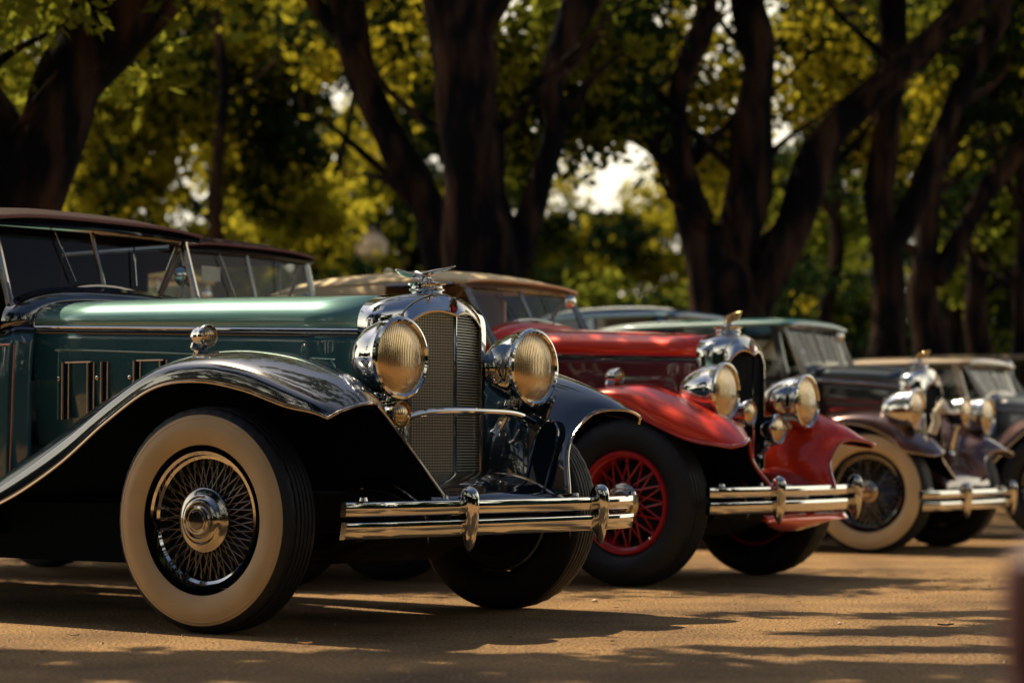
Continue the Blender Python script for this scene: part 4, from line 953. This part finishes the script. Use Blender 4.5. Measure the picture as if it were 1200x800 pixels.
# shrubs in front of the far trees hide the horizon
def shrub(u, dep, h, w, label, seed):
    p = at(u, 400, dep); t = thing('shrub', label, 'shrub', (p.x, dep, 0), 0, 'shrubs behind the parked cars')
    r = random.Random(seed); mb = MB()
    for k in range(5): limb(mb, [Vector((0, 0, 0)), Vector((r.uniform(-.3, .3) * w, r.uniform(-.2, .2), h * .5)), Vector((r.uniform(-.6, .6) * w, r.uniform(-.3, .3), h * .85))], [.05, .03, .01], 6, seed + k)
    mb.build('stem', BARK, t)
    bl = [(Vector((r.uniform(-.7, .7) * w, r.uniform(-.4, .4), h * r.uniform(.25, .8))), (w * .45, .6, h * .28)) for k in range(8)]
    foliage(bl, 3500, .10, seed, [LEAF_D, LEAF_D, LEAF_G][seed % 3], t)
SH = [(60, 'behind the teal tourer windshield'), (170, 'under the thin left tree'), (280, 'behind the maroon canvas top'), (390, 'under the leaning trunk'), (490, 'left of the thick forked tree'), (600, 'right of the thick forked tree'), (690, 'behind the blue saloon roof'), (775, 'left of the red radiator mascot'), (860, 'behind the many-limbed tree'), (1130, 'behind the taupe saloon'), (1200, 'at the right edge behind the taupe saloon')]
for i, (u, s) in enumerate(SH): shrub(u, 31 + (i % 3), 2.6 + .5 * (i % 2), 1.3, 'dark leafy shrub ' + s, 70 + i)

# trees behind the camera: the avenue goes on; they shade and show in the chrome
for i, (x, y, h, w) in enumerate([(-7, -3, 13, 5), (-2, -6, 13, 5), (4, -5.5, 13, 5), (10, -3, 13, 5), (-9.5, 4, 11, 3.4), (14, 4, 6.5, 3), (-14, -1, 12, 4.5), (17, 9, 6, 3), (15, -3, 8, 4), (20, 15, 6, 3), (-15, 7, 11, 4), (1, -9, 14, 5)]):
    t = thing('tree', f'leafy avenue tree on the near side of the lot', 'tree', (x, y, 0), 0, 'avenue trees on the near side')
    mb = MB(); limb(mb, [Vector((0, 0, -.05)), Vector((.1, 0, 2)), Vector((0, .2, 4)), Vector((0, 0, 7))], [.4, .32, .25, .08], 12, i); mb.build('trunk', BARK, t, smooth=80)
    r = random.Random(i + 5)
    foliage([(Vector((r.uniform(-1, 1) * w * .6, r.uniform(-1, 1) * w * .6, h * r.uniform(.05, .95))), (w * .45, w * .45, h * .13)) for k in range(18)], 9000, .24, 90 + i, LEAF_D, t)

for i, (a, b, hh, s_) in enumerate([((12.5, -4), (19, 22), 3.6, 'right side'), ((-14, -6), (13, -7), 3.4, 'near side'), ((-11.5, -6), (-13.5, 12), 3.4, 'left side')]):
    t = thing('leaf_screen', 'added unseen leaf screen darkening reflections on the %s of the parking lot' % s_, 'leaf_screen', (0, 0, 0))  # added out of view, darkens what bumpers and body sides reflect
    A_, B_ = Vector((*a, 0)), Vector((*b, 0)); d = (B_ - A_); n = int(d.length / 1.6)
    foliage([(A_ + d * ((k + .5) / n) + Vector((0, 0, hh * z)), (1.1, 1.1, hh * .28)) for k in range(n) for z in (.25, .72)], 11000, .16, 120 + i, LEAF_D, t)
    MB().box((A_ + B_) / 2 + Vector((0, 0, hh * .42)), (d.length, .5, hh * .84), Matrix.Rotation(math.atan2(d.y, d.x), 4, 'Z')).build('screen_core', UNDER, t)  # solid dark box inside the added screen, blocks light

# park lamp and a pale pavilion in the distance
p = at(435, 400, 34)
lp = thing('street_lamp', 'round globe park lamp standing pale among dark leaves', 'street lamp', (p.x, 34, 0))
gz = at(435, 290, 34).z
MB().lathe([(.10, 0), (.09, .3), (.045, .5), (.04, gz - .3), (.08, gz - .25), (.1, gz - .2)], seg=16).build('pole', DARKMETAL, lp)
MB().lathe([(0, gz + .26), (.14, gz + .2), (.24, gz + .05), (.22, gz - .1), (.1, gz - .2)], seg=24).build('globe', mat('opal_glass', (.75, .58, .42), .3), lp)
MB().lathe([(0, gz + .36), (.05, gz + .3), (.16, gz + .22), (.0, gz + .24)], seg=20).build('finial', DARKMETAL, lp)
p = at(985, 400, 60)
pv = thing('pavilion', 'pale distant park pavilion between the dark trunks', 'pavilion', (p.x, 60, 0))
MB().box((0, 0, 1.6), (3.4, 3, 3.2)).build('wall', mat('cream_plaster', (.6, .5, .36), .8, noise=(2, .15, .1)), pv)
MB().add([(-2, -1.8, 3.2), (2, -1.8, 3.2), (2, 1.8, 3.2), (-2, 1.8, 3.2), (0, 0, 4.3)], [(0, 1, 4), (1, 2, 4), (2, 3, 4), (3, 0, 4), (0, 3, 2, 1)]).build('roof', mat('terracotta', (.4, .18, .08), .8), pv, smooth=0)
for k in range(3): MB().box((-1.1 + k * 1.1, -1.51, 1.6), (.6, .06, 1.2)).build('window', mat('dark_pane', (.04, .06, .08), .1), pv)

# ------------------------------------------------------------------ light, sky, camera
SUN_EL = 57; az = math.atan2(-.70, .73)     # azimuth from +Y towards +X
S = Vector((math.sin(az) * math.cos(R(SUN_EL)), math.cos(az) * math.cos(R(SUN_EL)), math.sin(R(SUN_EL))))
sl = bpy.data.lights.new('sun', 'SUN'); sl.energy = 5.0; sl.angle = R(.5); sl.color = (1, .79, .52)
so = bpy.data.objects.new('sun', sl); COL.objects.link(so); so.rotation_euler = S.to_track_quat('Z', 'Y').to_euler(); so.location = (0, 0, 20)
w = bpy.data.worlds.new('World'); scene.world = w; w.use_nodes = True; nt = w.node_tree
sky = nt.nodes.new('ShaderNodeTexSky'); sky.sky_type = 'NISHITA'; sky.sun_disc = False; sky.sun_elevation = R(SUN_EL); sky.sun_rotation = az % (2 * math.pi)
sky.dust_density = 4; sky.air_density = 1.0; sky.ozone_density = 4
# bright warm haze and cloud low in the sky, thinning to blue overhead
tc = nt.nodes.new('ShaderNodeTexCoord'); sx = nt.nodes.new('ShaderNodeSeparateXYZ'); nt.links.new(tc.outputs['Generated'], sx.inputs[0])
mr = nt.nodes.new('ShaderNodeMapRange'); mr.interpolation_type = 'SMOOTHSTEP'; mr.inputs[1].default_value = .58; mr.inputs[2].default_value = .15; mr.inputs[3].default_value = 0; mr.inputs[4].default_value = 1
nt.links.new(sx.outputs['Z'], mr.inputs[0])
cn = nt.nodes.new('ShaderNodeTexNoise'); cn.inputs['Scale'].default_value = 2.2; cn.inputs['Detail'].default_value = 6; nt.links.new(tc.outputs['Generated'], cn.inputs['Vector'])
cm = nt.nodes.new('ShaderNodeMapRange'); cm.inputs[1].default_value = .35; cm.inputs[2].default_value = .6; cm.inputs[3].default_value = .8; cm.inputs[4].default_value = 1
nt.links.new(cn.outputs['Fac'], cm.inputs[0])
ml = nt.nodes.new('ShaderNodeMath'); ml.operation = 'MULTIPLY'; nt.links.new(mr.outputs[0], ml.inputs[0]); nt.links.new(cm.outputs[0], ml.inputs[1])
mx = nt.nodes.new('ShaderNodeMix'); mx.data_type = 'RGBA'; mx.inputs[7].default_value = (25, 22.8, 17.5, 1)
nt.links.new(ml.outputs[0], mx.inputs[0]); nt.links.new(sky.outputs[0], mx.inputs[6])
nt.links.new(mx.outputs[2], nt.nodes['Background'].inputs[0]); nt.nodes['Background'].inputs[1].default_value = .05

cam = bpy.data.cameras.new('camera'); cam.sensor_width = 36; cam.lens = F / 1200 * 36
cam.clip_end = 2000; cam.clip_start = .1
co = bpy.data.objects.new('camera', cam); COL.objects.link(co); co.location = (0, 0, H); co.rotation_euler = (R(90) + PITCH, 0, 0)
cam.dof.use_dof = True; cam.dof.focus_distance = 8.65; cam.dof.aperture_fstop = cam.lens / 1000 / .038
scene.camera = co
vs_ = scene.view_settings; vs_.view_transform = 'Standard'; vs_.look = 'None'; vs_.exposure = .58; vs_.gamma = 1
scene.cycles.max_bounces = 8; scene.cycles.transparent_max_bounces = 12; scene.cycles.use_denoising = True
